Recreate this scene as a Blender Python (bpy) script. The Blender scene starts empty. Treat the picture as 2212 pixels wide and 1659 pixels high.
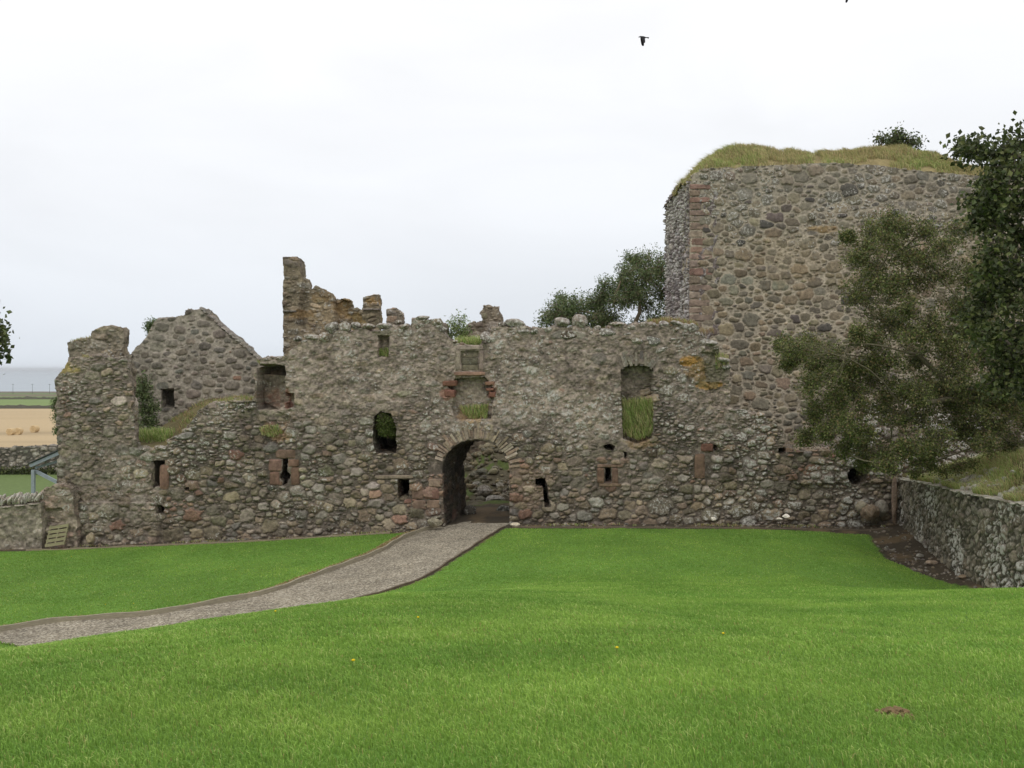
import bpy, math, random
import numpy as np
from mathutils import Vector, Matrix, noise as mnoise
R = math.radians
S = bpy.context.scene
COL = S.collection
# ------------------------------------------------------------------ camera, world, sun, exposure
EYE = 5.4; FP = 2160.16; HOR = 797.0
cam = bpy.data.objects.new('camera', bpy.data.cameras.new('camera')); COL.objects.link(cam)
cam.location = (0, 0, EYE); cam.rotation_euler = (R(90), 0, 0)
cam.data.sensor_width = 36; cam.data.lens = 36*FP/2212; cam.data.shift_y = -32.5/2212
cam.data.clip_start = 0.1; cam.data.clip_end = 60000
S.camera = cam
SUN_EL, SUN_AZ = R(52), R(205)     # behind the camera, a little to the left
W = bpy.data.worlds.new('World'); S.world = W; W.use_nodes = True
nt = W.node_tree; nt.nodes.clear()
wo = nt.nodes.new('ShaderNodeOutputWorld'); bg = nt.nodes.new('ShaderNodeBackground')
sky = nt.nodes.new('ShaderNodeTexSky'); sky.sky_type = 'NISHITA'; sky.sun_disc = False
sky.sun_elevation = SUN_EL; sky.sun_rotation = SUN_AZ; sky.dust_density = 4
tc = nt.nodes.new('ShaderNodeTexCoord'); sx = nt.nodes.new('ShaderNodeSeparateXYZ')
nt.links.new(tc.outputs['Generated'], sx.inputs[0])
cr = nt.nodes.new('ShaderNodeValToRGB')     # overcast layer: brighter overhead than at the horizon
e = cr.color_ramp.elements
e[0].position = 0.0; e[0].color = (7.7, 8.25, 8.95, 1)
e[1].position = 0.34; e[1].color = (10.7, 10.75, 10.9, 1)
m = e.new(0.15); m.color = (9.45, 9.7, 10.1, 1)
nt.links.new(sx.outputs['Z'], cr.inputs[0])
mp = nt.nodes.new('ShaderNodeMapping'); mp.inputs['Scale'].default_value = (1.6, 1.6, 5.0)
nt.links.new(tc.outputs['Generated'], mp.inputs[0])
nz = nt.nodes.new('ShaderNodeTexNoise'); nz.inputs['Scale'].default_value = 1.7; nz.inputs['Detail'].default_value = 5
nz.inputs['Roughness'].default_value = 0.5; nz.inputs['Distortion'].default_value = 0.6
nt.links.new(mp.outputs[0], nz.inputs['Vector'])
mr = nt.nodes.new('ShaderNodeMapRange'); mr.inputs['From Min'].default_value = 0.35; mr.inputs['From Max'].default_value = 0.65
mr.inputs['To Min'].default_value = 0.96; mr.inputs['To Max'].default_value = 1.04
nt.links.new(nz.outputs[0], mr.inputs[0])
vm = nt.nodes.new('ShaderNodeVectorMath'); vm.operation = 'SCALE'
nt.links.new(cr.outputs[0], vm.inputs[0]); nt.links.new(mr.outputs[0], vm.inputs['Scale'])
mx = nt.nodes.new('ShaderNodeMix'); mx.data_type = 'RGBA'; mx.inputs[0].default_value = 0.95
nt.links.new(sky.outputs[0], mx.inputs[6]); nt.links.new(vm.outputs[0], mx.inputs[7])
bg.inputs[1].default_value = 0.1
nt.links.new(mx.outputs[2], bg.inputs[0]); nt.links.new(bg.outputs[0], wo.inputs[0])
sun = bpy.data.objects.new('sun', bpy.data.lights.new('sun', 'SUN')); COL.objects.link(sun)
sun.data.energy = 0.7; sun.data.angle = R(30); sun.data.color = (1, .97, .92)
sd = Vector((math.sin(SUN_AZ)*math.cos(SUN_EL), math.cos(SUN_AZ)*math.cos(SUN_EL), math.sin(SUN_EL)))
sun.rotation_euler = sd.to_track_quat('Z', 'Y').to_euler(); sun.location = (-5, -10, 30)
S.view_settings.view_transform = 'Standard'; S.view_settings.look = 'None'; S.view_settings.gamma = 1
S.view_settings.exposure = 0.0; S.view_settings.use_curve_mapping = False
S.render.engine = 'CYCLES'; S.cycles.max_bounces = 5

# ------------------------------------------------------------------ helpers
def P(u, v, y): return ((u-1106)/FP*y, EYE-(v-HOR)/FP*y)          # photo point -> world x, z on the plane at distance y
def PL(pts, y): return [P(u, v, y) for u, v in pts]
def lin(c): c = np.asarray(c, float)/255; return np.where(c <= .04045, c/12.92, ((c+.055)/1.055)**2.4)
def tag(o, label=None, cat=None, group=None, kind=None):
    if label: o['label'] = label
    if cat: o['category'] = cat
    if group: o['group'] = group
    if kind: o['kind'] = kind
    return o
def empty(name, loc, label, cat, group=None):
    o = bpy.data.objects.new(name, None); COL.objects.link(o); o.location = loc; o.empty_display_size = .3
    return tag(o, label, cat, group)
def sm(a, b, x): t = np.clip((x-a)/(b-a), 0, 1); return t*t*(3-2*t)
_tab = np.random.RandomState(7).rand(256, 256)
def vn(x, y, sc, seed=0):
    x = np.asarray(x, float)/sc+seed*17.31+1000; y = np.asarray(y, float)/sc+seed*9.77+1000
    xi = np.floor(x).astype(int); yi = np.floor(y).astype(int); fx = x-xi; fy = y-yi
    fx = fx*fx*(3-2*fx); fy = fy*fy*(3-2*fy)
    a = _tab[xi & 255, yi & 255]; b = _tab[(xi+1) & 255, yi & 255]; c = _tab[xi & 255, (yi+1) & 255]; d = _tab[(xi+1) & 255, (yi+1) & 255]
    return (a*(1-fx)+b*fx)*(1-fy)+(c*(1-fx)+d*fx)*fy-.5
def fbm(x, y, sc, seed=0, o=4, g=.5):
    r = 0; a = 1
    for k in range(o): r = r+a*vn(x, y, sc/2**k, seed+k*3); a *= g
    return r
class MB:
    def __init__(s): s.v = []; s.f = []; s.c = []; s.n = 0
    def add(s, v, f, c=None):          # f: (n,3) or (n,4)
        v = np.asarray(v, float); f = np.asarray(f, int)
        if not len(v) or not len(f): return
        s.v.append(v); s.f.append(f+s.n); s.n += len(v)
        if c is None: c = np.ones((len(v), 4))
        c = np.asarray(c, float)
        if c.ndim == 1: c = np.tile(c, (len(v), 1))
        if c.shape[1] == 3: c = np.hstack([c, np.zeros((len(c), 1))])
        s.c.append(c)
    def build(s, name, mat, parent=None, smooth=False, loc=(0, 0, 0)):
        me = bpy.data.meshes.new(name)
        v = np.vstack(s.v)-np.array(loc); lt = np.concatenate([np.full(len(f), f.shape[1]) for f in s.f])
        lv = np.concatenate([f.ravel() for f in s.f]); ls = np.concatenate([[0], np.cumsum(lt)[:-1]])
        me.vertices.add(len(v)); me.vertices.foreach_set('co', v.ravel().astype(np.float32))
        me.loops.add(len(lv)); me.loops.foreach_set('vertex_index', lv.astype(np.int32))
        me.polygons.add(len(lt)); me.polygons.foreach_set('loop_start', ls.astype(np.int32))
        me.polygons.foreach_set('loop_total', lt.astype(np.int32))
        me.polygons.foreach_set('use_smooth', np.full(len(lt), smooth))
        me.update(calc_edges=True)
        a = me.color_attributes.new('Col', 'FLOAT_COLOR', 'POINT'); a.data.foreach_set('color', np.vstack(s.c).ravel().astype(np.float32))
        me.materials.append(mat); me.validate()
        o = bpy.data.objects.new(name, me); COL.objects.link(o)
        if parent:
            o.parent = parent; o.location = (0, 0, 0) if parent.parent else (Vector(loc)-parent.location if any(loc) else -parent.location)
        else: o.location = loc
        return o
BOXF = np.array([[0, 1, 3, 2], [4, 6, 7, 5], [0, 4, 5, 1], [2, 3, 7, 6], [0, 2, 6, 4], [1, 5, 7, 3]])
def box(mb, c, sz, col=(1, 1, 1, 0), rot=None, jit=0, rng=None):
    v = np.array([[x, y, z] for x in (-.5, .5) for y in (-.5, .5) for z in (-.5, .5)])*np.array(sz)
    if jit: v = v+rng.uniform(-jit, jit, (8, 3))
    if rot is not None: v = v@np.array(rot).T
    mb.add(v+np.array(c), BOXF, col)
def rotm(ax, ang): return np.array(Matrix.Rotation(ang, 3, ax))
def bar(mb, p, q, w, h, col):
    p = Vector(p); q = Vector(q); d = q-p
    M = d.to_track_quat('Y', 'Z').to_matrix()
    box(mb, (p+q)/2, (w, d.length, h), col, np.array(M))
def tube(mb, pts, rad, col=(1, 1, 1, 0), n=6):
    pts = [Vector(p) for p in pts]; V = []; 
    for i, p in enumerate(pts):
        d = (pts[min(i+1, len(pts)-1)]-pts[max(i-1, 0)]).normalized()
        a = d.orthogonal().normalized() if i == 0 else (a-d*a.dot(d)).normalized()
        b = d.cross(a)
        for k in range(n):
            t = 2*math.pi*k/n; V.append(p+(a*math.cos(t)+b*math.sin(t))*rad[i])
    F = [[i*n+k, i*n+(k+1) % n, (i+1)*n+(k+1) % n, (i+1)*n+k] for i in range(len(pts)-1) for k in range(n)]
    mb.add(np.array([list(v) for v in V]), F, col)
import bmesh
def _ico(k):
    bm = bmesh.new(); bmesh.ops.create_icosphere(bm, subdivisions=k, radius=1)
    v = np.array([list(x.co) for x in bm.verts]); f = np.array([[y.index for y in x.verts] for x in bm.faces]); bm.free(); return v, f
ICO = {k: _ico(k) for k in (1, 2, 3, 4)}
def rock(mb, c, sz, seed, col, rot=None, k=3, rough=.28, lich=.5):
    """lumpy boulder: sphere cut by random planes, then roughened"""
    v, f = ICO[k]; v = v.copy(); rg = np.random.RandomState(seed)
    for _ in range(9):
        d = rg.normal(size=3); d /= np.linalg.norm(d); h = rg.uniform(.62, .92)
        o = v@d-h; v -= np.outer(np.clip(o, 0, None), d)*.85
    n = fbm(v[:, 0]+seed*3.1, v[:, 1]*1.3+v[:, 2]*.9, .6, seed, 4)+fbm(v[:, 2]+seed, v[:, 0]-v[:, 1], .5, seed+5, 3)
    v *= (1+rough*n*.6)[:, None]
    v = v*np.array(sz)*.5
    ry = rotm('Z', rg.uniform(0, 6.28)) if rot is None else rot
    if rot is None: v = v/np.array([sz[0], sz[1], 1])@ry.T*np.array([sz[0], sz[1], 1])
    else: v = v@rot.T
    cc = np.tile(np.array(col)[:3], (len(v), 1))*(1+.35*fbm(v[:, 0], v[:, 2], .12, seed, 3))[:, None]
    mb.add(v+np.array(c), f, np.hstack([cc, np.full((len(v), 1), lich)]))
# ------------------------------------------------------------------ materials
def mat(name, rough=.95):
    m = bpy.data.materials.new(name); m.use_nodes = True; n = m.node_tree
    b = n.nodes['Principled BSDF']; b.inputs['Roughness'].default_value = rough
    b.inputs['Specular IOR Level'].default_value = .25
    return m, n, b
def N(n, t, **k):
    x = n.nodes.new(t)
    for a, b in k.items(): x.inputs[a].default_value = b
    return x
def stone_mat(name, bump=.5, bscale=22, lcol=(.5, .48, .43), lthr=.57, nz=.4, lsc=12):
    m, n, b = mat(name)
    at = n.nodes.new('ShaderNodeAttribute'); at.attribute_name = 'Col'
    tc = n.nodes.new('ShaderNodeTexCoord')
    n1 = N(n, 'ShaderNodeTexNoise', Scale=9, Detail=8, Roughness=.7); n.links.new(tc.outputs['Object'], n1.inputs['Vector'])
    r1 = N(n, 'ShaderNodeMapRange'); r1.inputs['From Min'].default_value = .3; r1.inputs['From Max'].default_value = .7
    r1.inputs['To Min'].default_value = 1-nz; r1.inputs['To Max'].default_value = 1+nz; n.links.new(n1.outputs[0], r1.inputs[0])
    vm = n.nodes.new('ShaderNodeVectorMath'); vm.operation = 'SCALE'
    n.links.new(at.outputs['Color'], vm.inputs[0]); n.links.new(r1.outputs[0], vm.inputs['Scale'])
    n2 = N(n, 'ShaderNodeTexNoise', Scale=lsc, Detail=5, Roughness=.7, Distortion=.3); n.links.new(tc.outputs['Object'], n2.inputs['Vector'])
    th = N(n, 'ShaderNodeMath'); th.operation = 'MULTIPLY_ADD'; n.links.new(at.outputs['Alpha'], th.inputs[0]); th.inputs[1].default_value = .12
    n.links.new(n2.outputs[0], th.inputs[2])
    r2 = N(n, 'ShaderNodeMapRange'); r2.inputs['From Min'].default_value = lthr+.07; r2.inputs['From Max'].default_value = lthr+.11
    n.links.new(th.outputs[0], r2.inputs[0])
    mu = N(n, 'ShaderNodeMath'); mu.operation = 'MULTIPLY'; mu.use_clamp = True; n.links.new(r2.outputs[0], mu.inputs[0]); n.links.new(at.outputs['Alpha'], mu.inputs[1])
    mx = N(n, 'ShaderNodeMix'); mx.data_type = 'RGBA'; n.links.new(mu.outputs[0], mx.inputs[0]); n.links.new(vm.outputs[0], mx.inputs[6]); mx.inputs[7].default_value = (*lcol, 1)
    n.links.new(mx.outputs[2], b.inputs['Base Color'])
    n3 = N(n, 'ShaderNodeTexNoise', Scale=bscale, Detail=8, Roughness=.72); n.links.new(tc.outputs['Object'], n3.inputs['Vector'])
    bp = N(n, 'ShaderNodeBump', Strength=bump, Distance=.06); n.links.new(n3.outputs[0], bp.inputs['Height']); n.links.new(bp.outputs[0], b.inputs['Normal'])
    return m
def leaf_mat(name, tr=.25, rough=.55):
    m, n, b = mat(name, rough)
    at = n.nodes.new('ShaderNodeAttribute'); at.attribute_name = 'Col'; n.links.new(at.outputs['Color'], b.inputs['Base Color'])
    t = n.nodes.new('ShaderNodeBsdfTranslucent'); n.links.new(at.outputs['Color'], t.inputs[0])
    ms = n.nodes.new('ShaderNodeMixShader'); ms.inputs[0].default_value = tr
    n.links.new(b.outputs[0], ms.inputs[1]); n.links.new(t.outputs[0], ms.inputs[2])
    n.links.new(ms.outputs[0], n.nodes['Material Output'].inputs[0])
    return m
def vcol_mat(name, rough=.9, nscale=8, namp=.3, bump=.3, bscale=40, stretch=(1, 1, 1)):
    m, n, b = mat(name, rough)
    at = n.nodes.new('ShaderNodeAttribute'); at.attribute_name = 'Col'; tc = n.nodes.new('ShaderNodeTexCoord')
    mp = n.nodes.new('ShaderNodeMapping'); mp.inputs['Scale'].default_value = stretch; n.links.new(tc.outputs['Object'], mp.inputs[0])
    n1 = N(n, 'ShaderNodeTexNoise', Scale=nscale, Detail=7, Roughness=.65); n.links.new(mp.outputs[0], n1.inputs['Vector'])
    r1 = N(n, 'ShaderNodeMapRange'); r1.inputs['From Min'].default_value = .3; r1.inputs['From Max'].default_value = .7
    r1.inputs['To Min'].default_value = 1-namp; r1.inputs['To Max'].default_value = 1+namp; n.links.new(n1.outputs[0], r1.inputs[0])
    vm = n.nodes.new('ShaderNodeVectorMath'); vm.operation = 'SCALE'; n.links.new(at.outputs['Color'], vm.inputs[0]); n.links.new(r1.outputs[0], vm.inputs['Scale'])
    n.links.new(vm.outputs[0], b.inputs['Base Color'])
    if bump:
        n3 = N(n, 'ShaderNodeTexNoise', Scale=bscale, Detail=6, Roughness=.7); n.links.new(mp.outputs[0], n3.inputs['Vector'])
        bp = N(n, 'ShaderNodeBump', Strength=bump, Distance=.03); n.links.new(n3.outputs[0], bp.inputs['Height']); n.links.new(bp.outputs[0], b.inputs['Normal'])
    return m
M_STONE = stone_mat('rubble_stone'); M_KEEP = stone_mat('pointed_stone', .4, 24, lthr=.66)
M_PALE = stone_mat('pale_stone', .6, 20, (.5, .48, .43), .52, lsc=9); M_RED = stone_mat('red_sandstone', .3, 18, (.4, .35, .3), .64, .3)
M_GRASS = leaf_mat('grass', .3, .6); M_LEAF = leaf_mat('leaves', .22, .42); M_BARK = vcol_mat('bark', .95, 14, .35, .6, 30)
M_GROUND = vcol_mat('turf', 1, 6, .25, .5, 60); M_WOOD = vcol_mat('weathered_wood', .8, 6, .25, .2, 30, (1, 1, 6))
M_PLAIN = vcol_mat('plain', .8, 10, .12, 0)
# ------------------------------------------------------------------ masonry
def inpoly(X, Z, poly):
    r = np.zeros(X.shape, bool); n = len(poly)
    for i in range(n):
        x1, z1 = poly[i]; x2, z2 = poly[(i+1) % n]
        if z1 == z2: continue
        c = ((z1 > Z) != (z2 > Z)) & (X < (x2-x1)*(Z-z1)/(z2-z1)+x1); r ^= c
    return r
def rect(u0, v0, u1, v1, y): return PL([(u0, v0), (u1, v0), (u1, v1), (u0, v1)], y)
def pattern(X, Z, res, tiers, seed, colfn, excl=None, warp=.05, pw=2.6):
    rg = np.random.RandomState(seed); nx, nz = X.shape
    x0, z0 = X[0, 0], Z[0, 0]; w, h = (nx-1)*res, (nz-1)*res
    wx = X+fbm(X, Z, .35, seed+11, 3)*warp*1.6; wz = Z+fbm(X, Z, .3, seed+23, 3)*warp
    F1 = np.full(X.shape, 9., np.float32); F2 = F1.copy(); B = np.full(X.shape, .05, np.float32); ID = np.full(X.shape, -1, np.int32)
    prop = []; ang = np.linspace(0, 2*np.pi, 9)[:-1]; ca, sa = np.cos(ang), np.sin(ang)
    for (a0, a1, r0, r1, per, zone, tilt) in tiers:
        for _ in range(int(per*w*h)):
            px = x0+rg.rand()*w; pz = z0+rg.rand()*h
            if zone and rg.rand() > zone(px, pz): continue
            a = a0+(a1-a0)*rg.rand(); b = a/(r0+(r1-r0)*rg.rand())
            th = rg.normal()*tilt[1]+tilt[0]; c, s = math.cos(th), math.sin(th)
            qx = px+.8*(a*ca*c-b*sa*s); qz = pz+.8*(a*ca*s+b*sa*c)
            ii = np.clip(((qx-x0)/res).astype(int), 0, nx-1); jj = np.clip(((qz-z0)/res).astype(int), 0, nz-1)
            if F1[ii, jj].min() < 1.0 or F1[min(nx-1, int((px-x0)/res)), min(nz-1, int((pz-z0)/res))] < 1.15: continue
            if excl and excl(px, pz, a): continue
            R_ = 2.0*max(a, b)+warp
            i0, i1 = max(0, int((px-R_-x0)/res)), min(nx, int((px+R_-x0)/res)+2); j0, j1 = max(0, int((pz-R_-z0)/res)), min(nz, int((pz+R_-z0)/res)+2)
            dx = wx[i0:i1, j0:j1]-px; dz = wz[i0:i1, j0:j1]-pz
            lx = np.abs(dx*c+dz*s)/a; lz = np.abs(-dx*s+dz*c)/b; q = rg.uniform(pw-.5, pw+.9)
            d = ((lx**q+lz**q)**(1/q)).astype(np.float32)
            f1 = F1[i0:i1, j0:j1]; f2 = F2[i0:i1, j0:j1]; n = d < f1
            f2[:] = np.where(n, f1, np.minimum(f2, d)); f1[n] = d[n]
            ID[i0:i1, j0:j1][n] = len(prop); B[i0:i1, j0:j1][n] = min(a, b)
            prop.append((px, pz, a, b, *colfn(px, pz, a, rg), rg.rand(), rg.normal(), rg.normal()))
    return F1, F2, ID, B, np.array(prop)
def masonry(name, mt, parent, mapf, bounds, res, poly, tiers, seed, colfn, mortar, holes=(), through=(), depth=(), T=1.2, joint=.02,
            rise=.05, fill=None, lichen=None, ragged=.09, excl=None, skew=None, rough=.04, chunk=.35, mshade=.25, paint=None, back=True, hwarp=.028, dome=.5, grow=1.38, deep=.72):
    Tf = T if callable(T) else (lambda x: T+0*x)
    x0, x1, z0, z1 = bounds; nx = int((x1-x0)/res)+1; nz = int((z1-z0)/res)+1
    X, Z = np.meshgrid(x0+np.arange(nx)*res, z0+np.arange(nz)*res, indexing='ij')
    F1, F2, ID, B, pr = pattern(X, Z, res, tiers, seed, colfn, excl)
    e = np.minimum((grow-F1), (F2-F1)*.6)*B
    fl = fill(X, Z) if fill else np.zeros(X.shape)
    st = sm(joint*.4, joint*.4+.022, e)*(ID >= 0)
    dm = sm(0, 1, np.clip(e/(B*dome+.02), 0, 1))
    idx = np.clip(ID, 0, None); pv = pr[idx]
    prise = rise*(.35+1.1*pv[..., -3]); tx = (X-pv[..., 0])*pv[..., -2]*.07+(Z-pv[..., 1])*pv[..., -1]*.1
    H = st*(dm*.6+.4)*prise+st*np.clip(tx, -.05, .05)
    nzz = fbm(X, Z, .22, seed+3, 4, .6); n5 = fbm(X, Z, 1.6, seed+5, 3)
    H = H*(1-fl*.8)+fl*(rise*.55+nzz*.035)+nzz*rough+n5*.06*(1-.3*fl)
    mc = np.array(mortar)*(deep+(1-deep)*fl)[..., None]; cst = pv[..., 4:7]
    stf = st*(1-fl*np.where(pv[..., -3] > .55, .35, .9))
    C = cst*stf[..., None]+mc*(1-stf[..., None])*(1-mshade*(1-fl)*sm(joint*1.5, 0, e)*(F1 < 3)*.8)[..., None]
    C = C*(1+chunk*fbm(X, Z, .8, seed+31, 5, .65)+.45*fbm(X, Z, .11, seed+37, 2, .8)*(.6+.8*fl))[..., None]
    L = (lichen(X, Z) if lichen else .5)*np.ones(X.shape)
    L = np.clip(L*(.5+1.2*sm(-.15, .25, fbm(X, Z, 1.1, seed+41, 3)))*(.45+.75*dm), 0, 1.6)
    if paint:
        for pf in paint: C, L = pf(X, Z, C, L, st)
    D = np.zeros(X.shape); wX = X+fbm(X, Z, .4, seed+51, 4)*ragged; wZ = Z+fbm(X, Z, .4, seed+57, 4)*ragged
    hX = X+fbm(X, Z, .3, seed+61, 4)*hwarp; hZ = Z+fbm(X, Z, .3, seed+67, 4)*hwarp
    for pg, dd in depth: D = np.where(inpoly(hX, hZ, pg), D+dd, D)
    Hd = D-H
    cx = (wX[:-1, :-1]+wX[1:, 1:])/2; cz = (wZ[:-1, :-1]+wZ[1:, 1:])/2
    M = inpoly(cx, cz, poly); hx = (hX[:-1, :-1]+hX[1:, 1:])/2; hz = (hZ[:-1, :-1]+hZ[1:, 1:])/2
    Mb = M.copy()
    for pg in list(holes): M &= ~inpoly(hx, hz, pg)
    for pg in list(through):
        M &= ~inpoly(hx, hz, pg)
        a, b = zip(*pg); ds = skew(sum(a)/len(a), sum(b)/len(b)) if skew else 0
        Mb &= ~inpoly((X[:-1, :-1]+X[1:, 1:])/2, (Z[:-1, :-1]+Z[1:, 1:])/2, [(p+ds, q) for p, q in pg])
    mb = MB(); used = np.zeros(X.shape, bool)
    used[:-1, :-1] |= M; used[1:, :-1] |= M; used[:-1, 1:] |= M; used[1:, 1:] |= M
    vi = np.full(X.shape, -1); vi[used] = np.arange(used.sum())
    V = mapf(X[used], Z[used], Hd[used]); CC = np.hstack([np.clip(C[used], .004, .9), L[used][:, None]])
    ci, cj = np.nonzero(M)
    F = np.stack([vi[ci, cj], vi[ci+1, cj], vi[ci+1, cj+1], vi[ci, cj+1]], 1)
    mb.add(V, F, CC)
    # skirts into the wall's thickness
    Mp = np.pad(M, 1)
    E = []
    for di, dj, a, b in ((0, -1, (0, 0), (1, 0)), (1, 0, (1, 0), (1, 1)), (0, 1, (1, 1), (0, 1)), (-1, 0, (0, 1), (0, 0))):
        k = M & ~Mp[1+di:Mp.shape[0]-1+di, 1+dj:Mp.shape[1]-1+dj]; i, j = np.nonzero(k)
        E.append(np.stack([i+a[0], j+a[1], i+b[0], j+b[1], 0*i-di, 0*i-dj], 1))
    E = np.vstack(E); K = int(max(4, min(30, Tf(np.array([x0+.5*(x1-x0)])).max()/.075)))
    ds = np.array([skew(a, b) for a, b in zip(X[E[:, 0], E[:, 1]], Z[E[:, 0], E[:, 1]])]) if skew else np.zeros(len(E))
    ds2 = np.array([skew(a, b) for a, b in zip(X[E[:, 2], E[:, 3]], Z[E[:, 2], E[:, 3]])]) if skew else ds
    ring = []; RC = []
    for k in range(K+1):
        f = k/K; q = []
        for (i, j, dd) in ((E[:, 0], E[:, 1], ds), (E[:, 2], E[:, 3], ds2)):
            x = X[i, j]+dd*f; z = Z[i, j]; d0 = Hd[i, j]; d = d0+(Tf(X[i, j])-d0)*f; st_ = np.maximum(0, d-d0)/res; si = np.clip((i+E[:, 4]*st_).astype(int), 0, nx-1); sj = np.clip((j+E[:, 5]*st_).astype(int), 0, nz-1); RC.append(np.hstack([np.clip(C[si, sj], .004, .9)*(1-.62*(dd > 0)*(k > 1))[:, None], L[si, sj][:, None]*.6]))  # skewed gate passage: stone colour darkened behind the opening to paint in its shade
            jx = fbm(x*2+d*3, z*2-d*2, .6, seed+71, 3)*.16*min(1, k/3); jz = fbm(x*2-d*2, z*2+d*3, .6, seed+73, 3)*.16*min(1, k/3)
            q.append(mapf(x+jx, z+jz, d))
        ring.append(q)
    n = len(E); VV = []; 
    for a, b in ring: VV += [a, b]
    FF = []; ar = np.arange(n)
    for k in range(K):
        A = k*2*n; FF.append(np.stack([A+ar, A+2*n+ar, A+3*n+ar, A+n+ar], 1))
    mb.add(np.vstack(VV), np.vstack(FF), np.vstack(RC))
    if back:
        q = 5; sub = Mb[:Mb.shape[0]//q*q, :Mb.shape[1]//q*q].reshape(Mb.shape[0]//q, q, Mb.shape[1]//q, q).all((1, 3)); ui = np.nonzero(sub); u0, u1 = ui[0]*q, ui[1]*q
        cs = [(0, 0), (0, q), (q, q), (q, 0)]; VV = []
        for a, b in cs: VV.append(mapf(x0+(u0+a)*res, z0+(u1+b)*res, Tf(x0+(u0+a)*res)))
        n = len(u0); ar = np.arange(n)
        mb.add(np.vstack(VV), np.stack([ar, ar+n, ar+2*n, ar+3*n], 1), np.array([*(np.array(mortar)*.6), .3]))
    return mb.build(name, mt, parent, smooth=True)
def plane_y(y): return lambda x, z, d: np.stack([x, y+d+0*x, z+0*x], 1)
G = 1.0
def pal(*cs): return [lin(c)*2.0 for c in cs]
BROWN = pal((99, 89, 76), (93, 84, 70), (105, 95, 80), (87, 80, 70), (113, 102, 85), (97, 89, 78), (111, 102, 89), (89, 79, 67), (104, 91, 77), (90, 84, 70))
GREYS = pal((108, 102, 93), (100, 94, 85), (116, 109, 100), (92, 88, 81), (104, 96, 86))
KEEPC = pal((94, 87, 72), (100, 91, 75), (90, 84, 71), (96, 91, 79), (84, 79, 69), (102, 92, 75), (88, 82, 70), (98, 87, 73), (92, 88, 78), (80, 75, 66))
REDS = pal((110, 88, 75), (104, 82, 70), (114, 94, 80), (106, 88, 76), (100, 77, 66))
def pick(p, rg, j=.15): c = p[rg.randint(len(p))]; return c*max(.5, 1+j*rg.normal())*(1+.02*rg.normal(size=3))
# ------------------------------------------------------------------ terrain
def xw(y): return np.interp(y, [18, 25, 28, 31, 33, 35, 36], [12.6, 12.5, 12.5, 12.95, 13.25, 13.55, 13.7])   # inner face of the right retaining wall
FY = [0, 30, 36, 45, 63, 75, 216, 520, 800, 1000, 1400, 1600, 30000]; FZ = [-.8, -.8, -.85, -1, -1.2, -2.2, -8.8, -15, -19, -21.5, -26, -40, -60]
def gz(x, y):
    x = np.asarray(x, float); y = np.asarray(y, float)
    yc = np.interp(x, [-14, -6.1, -1.9, 2, 5, 7.2, 8.6, 13], [6.5, 12.3, 16.4, 20.5, 20, 19.2, 18, 17]); zc = np.interp(x, [-14, -6.1, -1.9, 2, 5, 7.2, 8.6, 13], [2.2, 1.95, 1.8, .98, 1.02, 1.2, 1.5, 1.7])
    gb = np.interp(x, [-14, -6, -1.9, 2, 5, 7.2, 8.6, 13], [.34, .36, .3, .175, .175, .2, .3, .34])
    za = 3.8-(3.8-zc)/(yc-4)*(y-4); zb = zc-gb*(y-yc)
    k = .35; h = np.clip(.5+.5*(zb-za)/k, 0, 1); z1 = zb*(1-h)+za*h-k*h*(1-h)
    z1 = np.where(y < 4, np.minimum(3.8+0*y, za), z1)
    fl = np.interp(x, [-30, -15.4, -9, -4, -1, 8, 12, 14], [-1.0, -.77, -.53, -.25, 0, -.03, -.1, 0])+np.clip(35-y, 0, 20)*.012*np.interp(x, [-15, -3], [1, 0])
    fl = fl-.36*np.exp(-((x-11.9)/1.3)**2)*sm(20, 25, y)*sm(34.5, 31, y)
    far = np.interp(y, FY, FZ); w = np.maximum(sm(-16.5, -18.5, x)*sm(36, 40, y), sm(52, 60, y)); fl = fl*(1-w)+far*w
    k = .5; h = np.clip(.5+.5*(z1-fl)/k, 0, 1); z = fl*(1-h)+z1*h+k*h*(1-h)
    z = np.where(y > 33.5, fl, z)
    n = fbm(x, y, 3.5, 5, 3)*.05*sm(36, 30, y)
    return z+n
# path outline (world) from its two edges
PE_L = [(-60, 1375), (0, 1360), (65, 1350), (130, 1341), (200, 1336), (300, 1329), (390, 1318), (440, 1306), (580, 1281), (700, 1236), (820, 1192), (872, 1160), (905, 1148), (948, 1137)]
def ground_hit(u, v):
    a = (u-1106)/FP; s = (v-HOR)/FP; y = 36.0
    ys = np.linspace(12, 37, 1500); zz = gz(a*ys, ys); d = (EYE-s*ys)-zz
    k = np.nonzero((d[:-1] > 0) & (d[1:] <= 0))[0]
    y = ys[k[-1]] if len(k) else ys[np.argmin(abs(d))]
    return (a*y, y)
pl = np.array([ground_hit(u, v) for u, v in PE_L])
def resample(p, n):
    t = np.concatenate([[0], np.cumsum(np.hypot(*np.diff(p, axis=0).T))]); q = np.linspace(0, t[-1], n)
    return np.stack([np.interp(q, t, p[:, 0]), np.interp(q, t, p[:, 1])], 1)
pl = resample(pl, 90)
for _ in range(6): pl[1:-1] = (pl[:-2]+2*pl[1:-1]+pl[2:])/4
d_ = np.gradient(pl, axis=0); d_ /= np.hypot(*d_.T)[:, None]; nrm = np.stack([d_[:, 1], -d_[:, 0]], 1)
VR = np.array([ground_hit(u, v) for u, v in [(850, 1272), (890, 1258), (930, 1240), (985, 1203), (1030, 1174), (1060, 1155), (1088, 1138)]])
wid = np.interp(np.linspace(0, 1, 90), [0, .6, .85, 1], [3.0, 2.6, 2.5, 2.45])
pr_ = pl+nrm*wid[:, None]
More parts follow.
